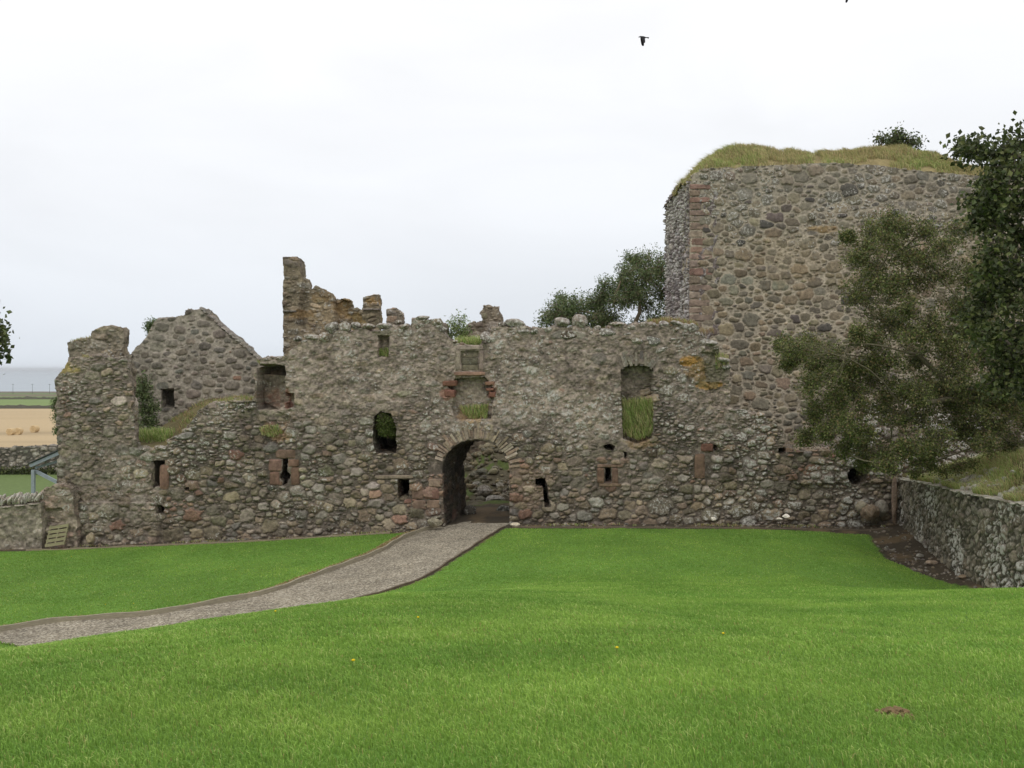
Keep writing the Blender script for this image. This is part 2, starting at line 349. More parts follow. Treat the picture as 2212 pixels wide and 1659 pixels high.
pr_ = np.where((pr_[:, 1] > 34.9)[:, None], np.stack([pr_[:, 0], np.full(90, 34.9)], 1), pr_)
gate_l = P(950, 1130, 35.3)[0]; gate_r = P(1102, 1130, 35.3)[0]
off_ = pr_[(pr_[:, 0] < VR[0, 0]-1.2)]; pr_ = resample(np.vstack([off_, VR]), 90)
for _ in range(4): pr_[1:-1] = (pr_[:-2]+2*pr_[1:-1]+pr_[2:])/4
PL_ = np.vstack([pl, [[gate_l, 35.2]]]); PR_ = np.vstack([pr_, [[gate_r, 35.2]]])
pathx_l = PL_.copy(); pathx_l[:90] -= nrm*(.2+.1*np.sin(np.arange(90)*1.7)*np.sin(np.arange(90)*.37))[:, None]; pathx_r = PR_.copy(); pathx_r[:, 0] += .16; PATHX = [tuple(p) for p in pathx_l]+[tuple(p) for p in pathx_r[::-1]]
PATH = [tuple(p) for p in PL_]+[tuple(p) for p in PR_[::-1]]
SOIL_R = [ground_hit(u, v) for u, v in [(1885, 1163), (1893, 1185), (1915, 1208), (1950, 1222), (2000, 1243), (2060, 1262), (2110, 1275)]]
def lawn_mask(x, y):      # 1 where mown grass grows
    m = ~inpoly(x, y, PATHX)
    m &= y < np.interp(x, [-17, -9, -4, -3.4, -1.2, 0, 8, 12, 13], [33.9, 34.2, 34.4, 34.4, 34.0, 33.9, 33.9, 33.6, 33.5])+.12*vn(x, y, .6, 3)
    sx = np.array([p[0] for p in SOIL_R]); sy = np.array([p[1] for p in SOIL_R]); o = np.argsort(sy)
    lim = np.interp(y, np.r_[15, sy[o], 33.9], np.r_[11.9, sx[o], 12.0])
    m &= (x < lim+.15*vn(x, y, .5, 8)) | (y < sy.min()-.5) & (x < xw(y)-.15)
    return m
def build_ground():
    xs = np.concatenate([-np.geomspace(26, 20000, 36)[::-1], np.arange(-25.8, 16.05, .15), np.geomspace(16.3, 20000, 38)])
    ys = np.concatenate([-np.geomspace(3, 300, 10)[::-1], np.arange(-1, 36.2, .15), np.geomspace(36.4, 1600, 240), np.geomspace(1800, 30000, 8)])
    X, Y = np.meshgrid(xs, ys, indexing='ij'); Z = gz(X, Y); inp = inpoly(X, Y, PATH); Z = Z-.04*inp
    Z = np.where((X > xw(Y)+.15) & (Y > 16) & (Y < 36), Z-.3, Z)
    g = lin((84, 115, 46))*1.4; soil = lin((72, 64, 52))*1.1; lw = lawn_mask(X, Y)
    C = np.where(lw[..., None], g, soil)*(1+.25*fbm(X, Y, 1.5, 2, 4))[..., None]
    straw = sm(.03, .3, fbm(X, Y, .7, 9, 3)); C = C*(1-.3*straw[..., None])+lin((150, 125, 90))*.3*straw[..., None]*(~lw)[..., None]+C*.3*straw[..., None]*lw[..., None]
    # fields to the left beyond the yard
    yy = Y+fbm(X, Y, 60, 4, 2)*10+X*.05
    fields = [(40, lin((112, 130, 76))*.8), (64, lin((182, 160, 124))*1.0), (505, lin((118, 136, 78))*1.0), (940, lin((116, 108, 84))*.95), (1080, lin((104, 122, 74))*.9), (1200, lin((112, 104, 86))*.9)]
    for y0, c in fields:
        k = (yy > y0) if y0 > 64 else (Y > y0)
        C = np.where(((X < -15.5) | (Y > 60))[..., None] & k[..., None], c*(1+.12*fbm(X*.2, Y, 25, 6, 3))[..., None], C)
    band = np.exp(-((yy-255-X*.35)/9)**2)+.5*np.exp(-((yy-150)/5)**2); C = np.where((Y > 64)[..., None] & (yy < 505)[..., None], C*(1-.22*band)[..., None], C)
    edge = (abs(yy-505) < 7) | (abs(yy-940) < 10) | (abs(yy-800) < 4); C = np.where(edge[..., None] & (Y > 64)[..., None], lin((84, 80, 60)), C)
    n, k = X.shape; i, j = np.meshgrid(np.arange(n-1), np.arange(k-1), indexing='ij'); a = (i*k+j).ravel()
    mb = MB(); mb.add(np.stack([X.ravel(), Y.ravel(), Z.ravel()], 1), np.stack([a, a+k, a+k+1, a+1], 1), C.reshape(-1, 3))
    tag(mb.build('ground', M_GROUND, smooth=True), kind='structure')
build_ground()
# gravel path
def gravel_mat():
    m, n, b = mat('gravel')
    tc = n.nodes.new('ShaderNodeTexCoord')
    v = N(n, 'ShaderNodeTexVoronoi', Scale=26); n.links.new(tc.outputs['Object'], v.inputs['Vector'])
    r = n.nodes.new('ShaderNodeValToRGB'); e = r.color_ramp.elements
    e[0].color = (*lin((105, 97, 85))*1.05, 1); e[1].color = (*lin((184, 176, 158))*1.05, 1); e[1].position = .95; k = e.new(.5); k.color = (*lin((144, 134, 116))*1.05, 1)
    s = n.nodes.new('ShaderNodeSeparateColor'); n.links.new(v.outputs['Color'], s.inputs[0]); n.links.new(s.outputs[0], r.inputs[0])
    n1 = N(n, 'ShaderNodeTexNoise', Scale=1.2, Detail=6, Roughness=.6); n.links.new(tc.outputs['Object'], n1.inputs['Vector'])
    q = N(n, 'ShaderNodeMapRange'); q.inputs['From Min'].default_value = .3; q.inputs['From Max'].default_value = .7; q.inputs['To Min'].default_value = .72; q.inputs['To Max'].default_value = 1.15
    n.links.new(n1.outputs[0], q.inputs[0]); vm = n.nodes.new('ShaderNodeVectorMath'); vm.operation = 'SCALE'; n.links.new(r.outputs[0], vm.inputs[0]); n.links.new(q.outputs[0], vm.inputs['Scale'])
    n.links.new(vm.outputs[0], b.inputs['Base Color'])
    bp = N(n, 'ShaderNodeBump', Strength=.8, Distance=.02); n.links.new(v.outputs['Distance'], bp.inputs['Height']); bp.invert = True; n.links.new(bp.outputs[0], b.inputs['Normal'])
    return m
M_GRAVEL = gravel_mat()
mb = MB(); K = 12; A = np.vstack([PL_, [[gate_l+.0, 36.3], [gate_l+.5, 39]]]); Bb = np.vstack([PR_, [[gate_r+.3, 36.3], [gate_r+1.1, 39]]]); n = len(A)
t = np.linspace(0, 1, K)[None, :, None]; Q = A[:, None]*(1-t)+Bb[:, None]*t
zq = np.maximum(gz(Q[..., 0], Q[..., 1]), -9)-.012+fbm(Q[..., 0], Q[..., 1], .9, 3, 3)*.03
i, j = np.meshgrid(np.arange(n-1), np.arange(K-1), indexing='ij'); a = (i*K+j).ravel()
mb.add(np.concatenate([Q, zq[..., None]], 2).reshape(-1, 3), np.stack([a, a+1, a+K+1, a+K], 1))
tag(mb.build('path', M_GRAVEL, smooth=True), kind='structure')
# sea
mb = MB(); mb.add([[-40000, 1350, -27.5], [40000, 1350, -27.5], [40000, 55000, -27.5], [-40000, 55000, -27.5]], [[0, 1, 2, 3]])
m, n_, b = mat('sea_water', .35); b.inputs['Base Color'].default_value = (.3, .35, .39, 1)
tcs = n_.nodes.new('ShaderNodeTexCoord'); nn = N(n_, 'ShaderNodeTexNoise', Scale=.02, Detail=6); n_.links.new(tcs.outputs['Object'], nn.inputs['Vector'])
bp = N(n_, 'ShaderNodeBump', Strength=1, Distance=12); n_.links.new(nn.outputs[0], bp.inputs['Height']); n_.links.new(bp.outputs[0], b.inputs['Normal'])
tag(mb.build('sea', m), kind='structure')
# ------------------------------------------------------------------ grass blades
def blades(mb, P3, h, w, col, seed, lean=.5, seg=True, wind=(-.25, 0)):
    n = len(P3); rg = np.random.RandomState(seed)
    a = rg.rand(n)*6.283; ln = (rg.rand(n)*lean)*h; dx = np.cos(a)*ln+wind[0]*h*lean; dy = np.sin(a)*ln+wind[1]*h
    t = rg.rand(n)*np.pi*.8-.4*np.pi; wx = np.cos(t)*w/2; wy = np.sin(t)*w/2
    x, y, z = P3.T
    V = np.stack([np.stack([x-wx, y-wy, z-.01], 1), np.stack([x+wx, y+wy, z-.01], 1),
                  np.stack([x-wx*.8+dx*.35, y-wy*.8+dy*.35, z+h*.6], 1), np.stack([x+wx*.8+dx*.35, y+wy*.8+dy*.35, z+h*.6], 1),
                  np.stack([x+dx, y+dy, z+h*(1-.25*lean)], 1)], 1).reshape(-1, 3)
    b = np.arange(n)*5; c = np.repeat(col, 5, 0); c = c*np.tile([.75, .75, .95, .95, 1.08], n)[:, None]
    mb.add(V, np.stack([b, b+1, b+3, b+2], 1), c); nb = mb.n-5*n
    mb.f.append(np.stack([b+2, b+3, b+4], 1)+nb)
LG = [lin((106, 133, 62))*1.75, lin((96, 128, 53))*1.75, lin((118, 142, 64))*1.8, lin((144, 156, 90))*1.65]
def build_lawn():
    rg = np.random.RandomState(3); mb = MB()
    for (y0, y1, dens, h, w) in [(2.8, 5.5, 6500, .045, .0045), (5.5, 8, 3800, .048, .006), (8, 12, 1900, .05, .009), (12, 18, 1100, .046, .012), (18, 26, 700, .04, .016), (26, 34.8, 500, .034, .02)]:
        hw = .53*y1+.8; n = int(2*hw*(y1-y0)*dens); x = rg.uniform(-hw, hw, n); y = rg.uniform(y0, y1, n)
        k = (abs(x) < .53*y+.8) & lawn_mask(x, y) & (x > -18.5); x = x[k]; y = y[k]; n = len(x)
        z = gz(x, y); pt = fbm(x, y, 1.3, 21, 4); p2 = fbm(x, y, .35, 25, 3); p3 = fbm(x*.35, y, 2.5, 29, 3)
        hh = h*(.5+.6*rg.rand(n))*(1+.5*p2+.3*p3); f = np.clip(.45+pt*.7+p3*.3+.14*rg.normal(size=n), 0, 1)
        c = LG[1]*(1-f)[:, None]+LG[2]*f[:, None]; q = rg.rand(n) < .05+.12*sm(.1, .5, p2); c[q] = LG[3]*1.05
        q = rg.rand(n) < (.02 if y1 < 15 else .004); c[q] = lin((170, 160, 100)); c = c*(1+(.12 if y1 < 15 else .07)*rg.normal(size=n)+.12*p2+.14*pt+.16*fbm(x, y, 5, 51, 3))[:, None]
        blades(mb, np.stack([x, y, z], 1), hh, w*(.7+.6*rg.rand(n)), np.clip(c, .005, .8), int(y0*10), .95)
    tag(mb.build('lawn_grass', M_GRASS, smooth=False), 'short mown green lawn grass sloping down to the ruined castle', 'grass', kind='stuff')
build_lawn()
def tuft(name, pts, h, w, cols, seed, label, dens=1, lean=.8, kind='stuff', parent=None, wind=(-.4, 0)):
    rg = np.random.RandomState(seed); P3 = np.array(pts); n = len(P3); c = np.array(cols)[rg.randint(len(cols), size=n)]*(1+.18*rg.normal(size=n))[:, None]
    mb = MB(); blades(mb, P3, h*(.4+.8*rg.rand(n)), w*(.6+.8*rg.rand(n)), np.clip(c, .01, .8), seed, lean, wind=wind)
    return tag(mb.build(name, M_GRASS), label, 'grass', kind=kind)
DRY = [lin((166, 156, 114))*1.6, lin((146, 144, 98))*1.6, lin((180, 166, 128))*1.55, lin((132, 134, 88))*1.5, lin((158, 138, 108))*1.5]
GRN = [lin((116, 134, 74))*2.0, lin((106, 126, 64))*1.9, lin((132, 144, 88))*2.0, lin((156, 152, 108))*1.9]
STRAW = [lin((156, 134, 100))*1.5, lin((144, 120, 90))*1.4, lin((132, 124, 78))*1.5, lin((166, 146, 114))*1.4]
# ------------------------------------------------------------------ the curtain wall with its gate
YW = 35.0
CW = empty('curtain_wall', (-1.5, 35.5, 0), 'long ruined rubble stone curtain wall pierced by the arched gateway', 'castle wall')
TOP = [(118, 1190), (126, 1100), (124, 900), (122, 830), (124, 816), (140, 800), (158, 780), (200, 772), (255, 772), (272, 770), (280, 792), (286, 830), (291, 880), (293, 962), (330, 970), (358, 968), (362, 948), (383, 944),
       (400, 922), (422, 897), (438, 883), (475, 870), (545, 868), (551, 860), (552, 795), (562, 778), (590, 776), (618, 774), (640, 750), (662, 736), (690, 728), (702, 716), (740, 715), (800, 712), (860, 712), (888, 706), (892, 690), (930, 688), (955, 697),
       (962, 730), (982, 744), (1040, 743), (1046, 738), (1060, 715), (1085, 706), (1150, 709), (1200, 708), (1245, 706), (1275, 706), (1300, 716), (1322, 716), (1325, 704), (1400, 704), (1470, 700), (1500, 706), (1512, 722), (1530, 735), (1552, 748), (1556, 770),
       (1572, 775), (1578, 800), (1577, 882), (1610, 888), (1655, 896), (1665, 915), (1690, 930), (1692, 966), (1730, 975), (1790, 968), (1850, 960), (1880, 966), (1945, 975), (1948, 1150), (1900, 1190)]
def arch_poly(c, hw, spring, crown, bot, l=None, r=None):
    pts = [((l or c-hw), bot), (c-hw, spring)]+[(c-hw*math.cos(t), spring-(spring-crown)*math.sin(t)) for t in np.linspace(0, math.pi, 15)[1:-1]]+[(c+hw, spring), ((r or c+hw), bot)]
    return pts
GATE = arch_poly(1027, 73, 1018, 949, 1160, 960, 1101)
def C_(pts): return PL(pts, YW)
CIRC = lambda u, v, r, n=10: [(u+r*math.cos(t), v+r*math.sin(t)) for t in np.linspace(0, 2*math.pi, n+1)[:-1]]
holes = [C_([(808, 900), (822, 888), (845, 892), (856, 925), (858, 978), (812, 980), (804, 945)]),
         C_([(610, 990), (622, 990), (622, 1018), (628, 1026), (626, 1036), (621, 1040), (621, 1048), (611, 1048), (611, 1040), (605, 1034), (605, 1024), (610, 1018)]),
         C_([(859, 1035), (885, 1035), (885, 1077), (860, 1077)]), C_([(1156, 1033), (1178, 1032), (1183, 1050), (1190, 1094), (1176, 1094), (1171, 1054), (1157, 1051)]),
         C_([(1306, 1009), (1321, 1009), (1320, 1043), (1307, 1043)]), C_([(1303, 962), (1318, 958), (1330, 964), (1326, 973), (1308, 971)]), C_([(1346, 975), (1354, 976), (1353, 992), (1347, 990)]),
         C_([(1541, 960), (1551, 962), (1549, 974), (1542, 974)]), C_([(327, 996), (357, 994), (356, 1006), (346, 1012), (345, 1052), (330, 1054)]), C_([(399, 1052), (410, 1051), (411, 1058), (400, 1059)]),
         C_([(339, 1090), (352, 1091), (357, 1098), (354, 1110), (340, 1108)]), C_(CIRC(1849, 1027, 22)), C_([(1680, 968), (1697, 966), (1695, 980), (1682, 984)])]
depth = [(C_([(556, 790), (585, 786), (616, 790), (618, 868), (600, 886), (556, 884)]), .8), (C_([(558, 808), (562, 796), (585, 787), (610, 790), (617, 802), (617, 812)]), .9), (C_([(618, 848), (636, 850), (636, 880), (618, 882)]), .5),
         (C_([(1341, 800), (1348, 790), (1380, 785), (1408, 792), (1412, 800), (1412, 948), (1375, 960), (1346, 948)]), .55),
         (C_([(984, 818), (1048, 814), (1068, 840), (1060, 905), (985, 908), (975, 880), (982, 850), (968, 835)]), .4),
         (C_([(817, 724), (840, 724), (840, 771), (817, 771)]), .45),
         (C_([(996, 758), (1034, 758), (1034, 801), (996, 801)]), .12),
         (C_([(1692, 975), (1945, 965), (1945, 1040), (1720, 1045), (1698, 1010)]), -.12), (C_([(60, 1080), (340, 1085), (345, 1130), (340, 1210), (60, 1210)]), -.14),
         (C_([(1515, 760), (1580, 770), (1580, 880), (1540, 880)]), .1), (C_([(500, 870), (552, 868), (630, 900), (600, 960), (540, 965)]), .15)]
RZ = [C_(q) for q in ([(345, 1060), (432, 1060), (430, 1122), (350, 1120)], [(885, 1018), (955, 1015), (955, 1115), (880, 1110)], [(958, 812), (985, 812), (985, 868), (955, 868)], [(1045, 815), (1075, 815), (1075, 860), (1048, 860)],
      [(556, 840), (640, 840), (640, 885), (556, 885)], [(1102, 985), (1140, 985), (1135, 1050), (1102, 1050)], [(1690, 960), (1800, 960), (1800, 1040), (1700, 1040)], [(1470, 1000), (1475, 1000), (1475, 1001)], [(124, 830), (150, 830), (150, 900), (124, 900)],
      [(800, 722), (818, 722), (818, 765), (800, 765)], [(1290, 995), (1350, 985), (1345, 1060), (1290, 1055)], [(1320, 800), (1342, 800), (1342, 810), (1320, 812)])]
RZb = [(min(p[0] for p in q), max(p[0] for p in q), min(p[1] for p in q), max(p[1] for p in q)) for q in RZ]
def cw_col(px, pz, a, rg):
    for x0, x1, z0, z1 in RZb:
        if x0 < px < x1 and z0 < pz < z1 and rg.rand() < .5: return pick(REDS, rg)*.85
    r = rg.rand()
    if r < .018: return pick(REDS, rg)*.85
    return pick(GREYS if rg.rand() < .3+.25*(pz > 3) else BROWN, rg, .16)*(.9 if pz < 2.8 else 1)
def low(px, pz): return float(1/(1+math.exp((pz-2.6-.6*math.sin(px*.7))*3)))
def high(px, pz): return 1-.8*low(px, pz)
def lowx(px, pz): return low(px, pz)*.9+.1
T0 = (0, .1)
cw_t = [(.24, .38, 1.3, 1.9, .5, lambda x, z: float(z < .8), T0), (.14, .24, 1.15, 1.9, 7, lowx, T0), (.13, .22, 1.4, 2.6, 2.2, high, T0), (.09, .16, 1.15, 2.2, 44, lowx, T0), (.08, .16, 2.2, 5, 34, high, T0), (.06, .1, 1, 2, 46, high, T0),
        (.045, .08, 1.3, 3.2, 110, None, T0), (.03, .05, 1.2, 3.5, 90, None, T0)]
gcx, gcz = P(1027, 1018, YW)
def cw_excl(px, pz, a):
    r = math.hypot((px-gcx), (pz-gcz)*1.05)
    if pz > gcz-.1 and 1.1 < r < 1.62+a*.3: return True
    for (x0, x1, z0, z1) in EXB:
        if x0-a*.6 < px < x1+a*.6 and z0-a*.3 < pz < z1+a*.3: return True
    return False
EXB = []
for q in ((580, 970, 647, 1049), (984, 745, 1048, 812), (1328, 752, 1424, 792), (1289, 1001, 1347, 1048), (1499, 957, 1541, 1034), (345, 1003, 366, 1057), (808, 1024, 892, 1036)):
    a, b = P(q[0], q[3], YW), P(q[2], q[1], YW); EXB.append((a[0], b[0], a[1], b[1]))
def cw_fill(X, Z):
    n = fbm(X, Z, 2.4, 77, 4); f = sm(2.4, 4.6, Z+n*2.2)*.85
    f *= 1-.6*sm(5, 9, X); f = np.where(X < -12.2, .4+.4*n, f); return np.clip(f+.25*n, 0, .95)
def cw_lich(X, Z): return .46+.14*sm(1, 5, Z)+.25*sm(6, 10, X)
def blob(u, v, ru, rv, col, amt=.8, y=YW, thr=.0):
    x, z = P(u, v, y); rx = ru/FP*y; rz = rv/FP*y
    def f(X, Z, C, L, st):
        q = ((X-x)/rx)**2+((Z-z)/rz)**2; w = amt*sm(1.1, .3, q+1.4*fbm(X, Z, .3, int(u), 4, .65))*1.0
        return C*(1-w[..., None])+np.array(col)*w[..., None], L*(1-w*.8)
    return f
OR = lin((142, 108, 52))*1.5; GM = lin((92, 96, 46))*1.4; RS = lin((110, 80, 66))*1.5; DG = lin((88, 86, 66))*1.6
paint = [blob(1490, 777, 22, 9, OR, .85), blob(1530, 832, 30, 9, OR, .85), blob(1480, 786, 14, 5, OR), blob(1540, 800, 40, 50, DG, .6), blob(590, 865, 26, 22, RS, .6), blob(600, 930, 30, 25, lin((140, 112, 86))*1.7, .55), blob(1500, 800, 40, 22, OR, .35),
         blob(1012, 900, 40, 14, lin((140, 116, 84))*1.7, .6), blob(1385, 960, 36, 14, lin((120, 100, 72))*1.7, .6), blob(190, 1150, 40, 12, DG, .5), blob(970, 850, 20, 14, lin((118, 80, 66))*1.5, .6), blob(1060, 845, 12, 18, lin((112, 76, 64))*1.5, .6),
         blob(620, 860, 8, 20, lin((112, 74, 62))*1.5, .7), blob(1000, 1080, 60, 50, lin((110, 92, 76))*1.9, .25), blob(1140, 1050, 60, 60, lin((124, 104, 88))*1.9, .3), blob(150, 790, 26, 14, lin((132, 118, 72))*1.7, .8)]
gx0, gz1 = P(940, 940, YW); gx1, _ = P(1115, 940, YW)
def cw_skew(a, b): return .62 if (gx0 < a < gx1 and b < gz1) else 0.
bx0, bz0 = P(115, 1195, YW); bx1, bz1 = P(1952, 680, YW)
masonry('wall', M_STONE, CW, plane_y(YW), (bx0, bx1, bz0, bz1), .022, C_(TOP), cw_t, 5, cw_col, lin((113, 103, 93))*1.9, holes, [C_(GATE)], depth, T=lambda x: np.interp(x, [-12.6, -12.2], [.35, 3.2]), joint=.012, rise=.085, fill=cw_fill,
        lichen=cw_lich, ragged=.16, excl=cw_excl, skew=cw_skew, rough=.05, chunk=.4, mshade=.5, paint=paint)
# upper setback block on the left
ub = [(142, 800), (150, 770), (146, 742), (170, 733), (198, 728), (200, 714), (214, 706), (240, 706), (256, 708), (266, 718), (268, 745), (270, 772), (280, 800), (280, 830), (142, 830)]
Y2 = 35.9; a, b = P(135, 835, Y2), P(285, 700, Y2)
flat_t = [(.14, .28, 1.4, 2.6, 9, None, T0), (.08, .16, 1.6, 4, 30, None, T0), (.04, .08, 1.5, 3.5, 80, None, T0)]
masonry('upper_wall', M_STONE, CW, plane_y(Y2), (a[0], b[0], a[1], b[1]), .022, PL(ub, Y2), flat_t, 8, cw_col, lin((112, 103, 90))*1.9, T=.5, joint=.02, rise=.06, fill=lambda X, Z: .45+.4*fbm(X, Z, 1, 4, 3), ragged=.12)
# gate arch voussoirs
rg = np.random.RandomState(4)
def voussoirs(name, cu, cv, r0, r1, a0, a1, n, y, parent, sx=1.0, pals=GREYS, th=.34, tilt=0):
    mb = MB(); cx, cz = P(cu, cv, y); k = y/FP
    for i in range(n):
        t = a0+(a1-a0)*(i+.5)/n+rg.normal()*.012; ra = r0*k*(1+.02*rg.normal()); rb = r1*k*(1+.05*rg.normal())
        rm = (ra+rb)/2; d = np.array([-math.cos(t)*sx, 0, math.sin(t)]); L = np.linalg.norm(d); w = (a1-a0)*rm/n*rg.uniform(.6, .92)
        c = np.array([cx, y-.05+rg.normal()*.012+th/2, cz])+d*rm; dn = d/L; ang = math.atan2(dn[0], dn[2])
        box(mb, c, (w*1.05, th, (rb-ra)), [*pick(pals, rg), .5], rotm('Y', ang+tilt*rg.normal()), .014, rg)
    return mb.build(name, M_STONE, parent)
voussoirs('gate_arch', 1027, 1018, 72, 95, .3, math.pi-.1, 36, YW, CW, 1.03, [lin((118, 106, 92))*1.9, lin((108, 97, 82))*1.9, lin((128, 117, 103))*1.9, lin((112, 98, 84))*1.9])
voussoirs('window_arch', 1376, 850, 62, 90, 1.0, math.pi-1.0, 12, YW+.0, CW, .98, [c*.85 for c in GREYS], .4, .09)
# arrow loop with red sandstone dressings
def blocks(name, specs, y, parent, pals=REDS, lich=.25, seed=1, proud=.03, M=M_RED, jit=.012, dp=.3):
    mb = MB(); r = np.random.RandomState(seed)
    for (u0, v0, u1, v1) in specs:
        a = P(u0, v1, y); b = P(u1, v0, y); c = pick(pals, r, .1)*.66; w, h = b[0]-a[0], b[1]-a[1]
        n = 9; q = 5; s = np.linspace(-1, 1, n); 
        # pillow-faced block: a grid front plus sides
        U, V = np.meshgrid(s, s, indexing='ij'); e = np.minimum(1-abs(U), 1-abs(V)); pr = proud*(sm(0, .3, e))+.012*fbm(U*w, V*h, .2, seed, 3)
        X = (a[0]+b[0])/2+U*w/2*(1-.07*V**4)+2*jit*vn(U*3+a[0]*7, V*3+a[1], 1, 5); Z = (a[1]+b[1])/2+V*h/2*(1-.07*U**4)+2*jit*vn(V*3+a[0], U*3+a[1]*5, 1, 9)
        F = np.stack([X.ravel(), (y-pr-.045).ravel(), Z.ravel()], 1); i, j = np.meshgrid(np.arange(n-1), np.arange(n-1), indexing='ij'); k = (i*n+j).ravel()
        cc = np.tile(c, (n*n, 1))*(1+.55*fbm(X, Z, .16, 3, 3)).ravel()[:, None]; mb.add(F, np.stack([k, k+n, k+n+1, k+1], 1), np.hstack([cc, np.full((n*n, 1), lich)]))
        ring = [(i, 0) for i in range(n)]+[(n-1, j) for j in range(1, n)]+[(i, n-1) for i in range(n-2, -1, -1)]+[(0, j) for j in range(n-2, 0, -1)]
        fr = np.array([F[i*n+j] for i, j in ring]); bk = fr.copy(); bk[:, 1] += dp; m_ = len(ring); r_ = np.arange(m_)
        mb.add(np.vstack([fr, bk]), np.stack([r_, r_+m_, (r_+1) % m_+m_, (r_+1) % m_], 1), np.array([*c, lich]))
    return mb.build(name, M, parent, smooth=False)
blocks('arrow_loop', [(596, 971, 639, 990), (581, 992, 609, 1018), (583, 1019, 604, 1048), (623, 992, 646, 1008), (629, 1009, 647, 1047), (604, 1040, 610, 1048)], YW, CW)
blocks('slit_frame', [(1290, 1003, 1346, 1009), (1290, 1010, 1305, 1043), (1322, 1010, 1335, 1044), (1294, 1044, 1342, 1051)], YW, CW, seed=3)
blocks('blocked_slit', [(1500, 980, 1522, 1033), (1514, 958, 1540, 975)], YW, CW, pal((112, 82, 69), (110, 90, 76)), seed=5)
blocks('window_jamb', [(346, 1004, 366, 1056)], YW, CW, pal((116, 92, 80)), seed=6)
blocks('window_lintel', [(810, 1026, 892, 1034)], YW, CW, pal((116, 104, 90)), seed=7, M=M_STONE, proud=.05)
blocks('door_jamb', [(890, 1052, 916, 1078), (917, 1056, 948, 1078), (893, 1080, 920, 1100), (926, 1034, 953, 1052), (922, 1080, 950, 1098)], YW, CW, pal((118, 98, 85), (108, 84, 72), (120, 104, 90)), seed=8)
blocks('corbel', [(956, 822, 988, 834), (960, 842, 984, 858), (1048, 824, 1070, 832), (1050, 838, 1068, 844), (1056, 846, 1072, 858)], YW, CW, pal((108, 76, 64), (114, 86, 72)), seed=9, proud=.06)
# heraldic plaque
pf = blocks('plaque_frame', [(984, 757, 995, 803), (1035, 757, 1045, 803), (986, 745, 1044, 756)], YW, CW, pal((144, 130, 118), (132, 118, 106)), seed=10, M=M_STONE, proud=.05)
blocks('plaque_sill', [(981, 803, 1048, 811)], YW-.04, pf, pal((120, 96, 84)), seed=11, proud=.06)
blocks('plaque_panel', [(996, 757, 1034, 772), (996, 773, 1034, 787), (996, 788, 1034, 802)], YW+.1, pf, pal((98, 92, 78), (104, 96, 82)), lich=.3, seed=12, M=M_STONE, proud=.012, jit=.003)
# loose capstones along the broken wall head
CAP = [(716, 712, 30, 26), (744, 711, 27, 22), (768, 706, 19, 16), (794, 710, 28, 13), (831, 709, 32, 14), (874, 709, 26, 13), (908, 709, 26, 14), (945, 700, 24, 18), (908, 691, 34, 9), (956, 716, 18, 13), (701, 733, 27, 22), (671, 732, 34, 11), (1050, 733, 26, 24), (642, 736, 18, 12),
       (1114, 702, 40, 18), (1086, 706, 18, 14), (1129, 719, 30, 14), (1155, 719, 28, 15), (1184, 717, 22, 14), (1213, 701, 33, 22), (1253, 700, 36, 32), (1226, 729, 52, 20), (1309, 722, 50, 20), (1333, 704, 36, 9), (1364, 711, 22, 10), (1411, 707, 20, 13), (1434, 704, 24, 14),
       (1463, 703, 34, 10), (1496, 712, 30, 18), (1460, 716, 22, 14), (1374, 741, 30, 18), (1409, 741, 38, 21), (1534, 744, 34, 12), (1564, 781, 28, 12), (1570, 797, 18, 12), (1598, 893, 38, 9), (1640, 902, 24, 14), (1430, 760, 34, 14), (1390, 706, 20, 12), (1290, 712, 16, 10),
       (444, 903, 15, 11), (467, 904, 16, 9), (500, 896, 22, 11), (455, 918, 22, 12), (412, 934, 18, 12), (428, 916, 14, 12), (480, 920, 20, 12), (372, 960, 20, 12), (385, 950, 18, 10), (520, 880, 20, 10), (482, 880, 18, 9), (345, 972, 30, 10), (310, 975, 24, 9), (575, 780, 18, 8), (600, 778, 20, 8),
       (658, 742, 16, 9), (1668, 925, 20, 12), (1685, 945, 18, 11), (860, 700, 14, 8), (980, 742, 14, 8), (1068, 716, 16, 11), (1100, 718, 16, 10), (1510, 728, 18, 9), (1480, 726, 20, 9), (138, 812, 16, 8), (1450, 738, 26, 11), (1355, 726, 22, 10), (1275, 724, 20, 10)]
rg = np.random.RandomState(12)
for t in np.linspace(0, 1, 30):
    u = 366+182*t; CAP.append((u+rg.normal()*3, float(np.interp(u, [366, 385, 402, 424, 442, 478, 548], [966, 946, 926, 902, 888, 876, 875]))+rg.uniform(2, 22), rg.uniform(11, 22), rg.uniform(8, 13)))
rg = np.random.RandomState(11)
for i, (u, v, w, h) in enumerate(CAP):
    x, z = P(u, v-4, YW); k = YW/FP; mb = MB(); c = pick(GREYS if rg.rand() < .6 else BROWN, rg)*.85
    rock(mb, (0, 0, 0), (w*k*1.12, min(w*k*1.1, .5)+.1, h*k*1.15), 300+i, c, rotm('Y', rg.normal()*.08), 3, .25, 1.0)
    o = mb.build('capstone', M_STONE, CW, smooth=False); o.location = Vector((x, YW+.12, z))-CW.location
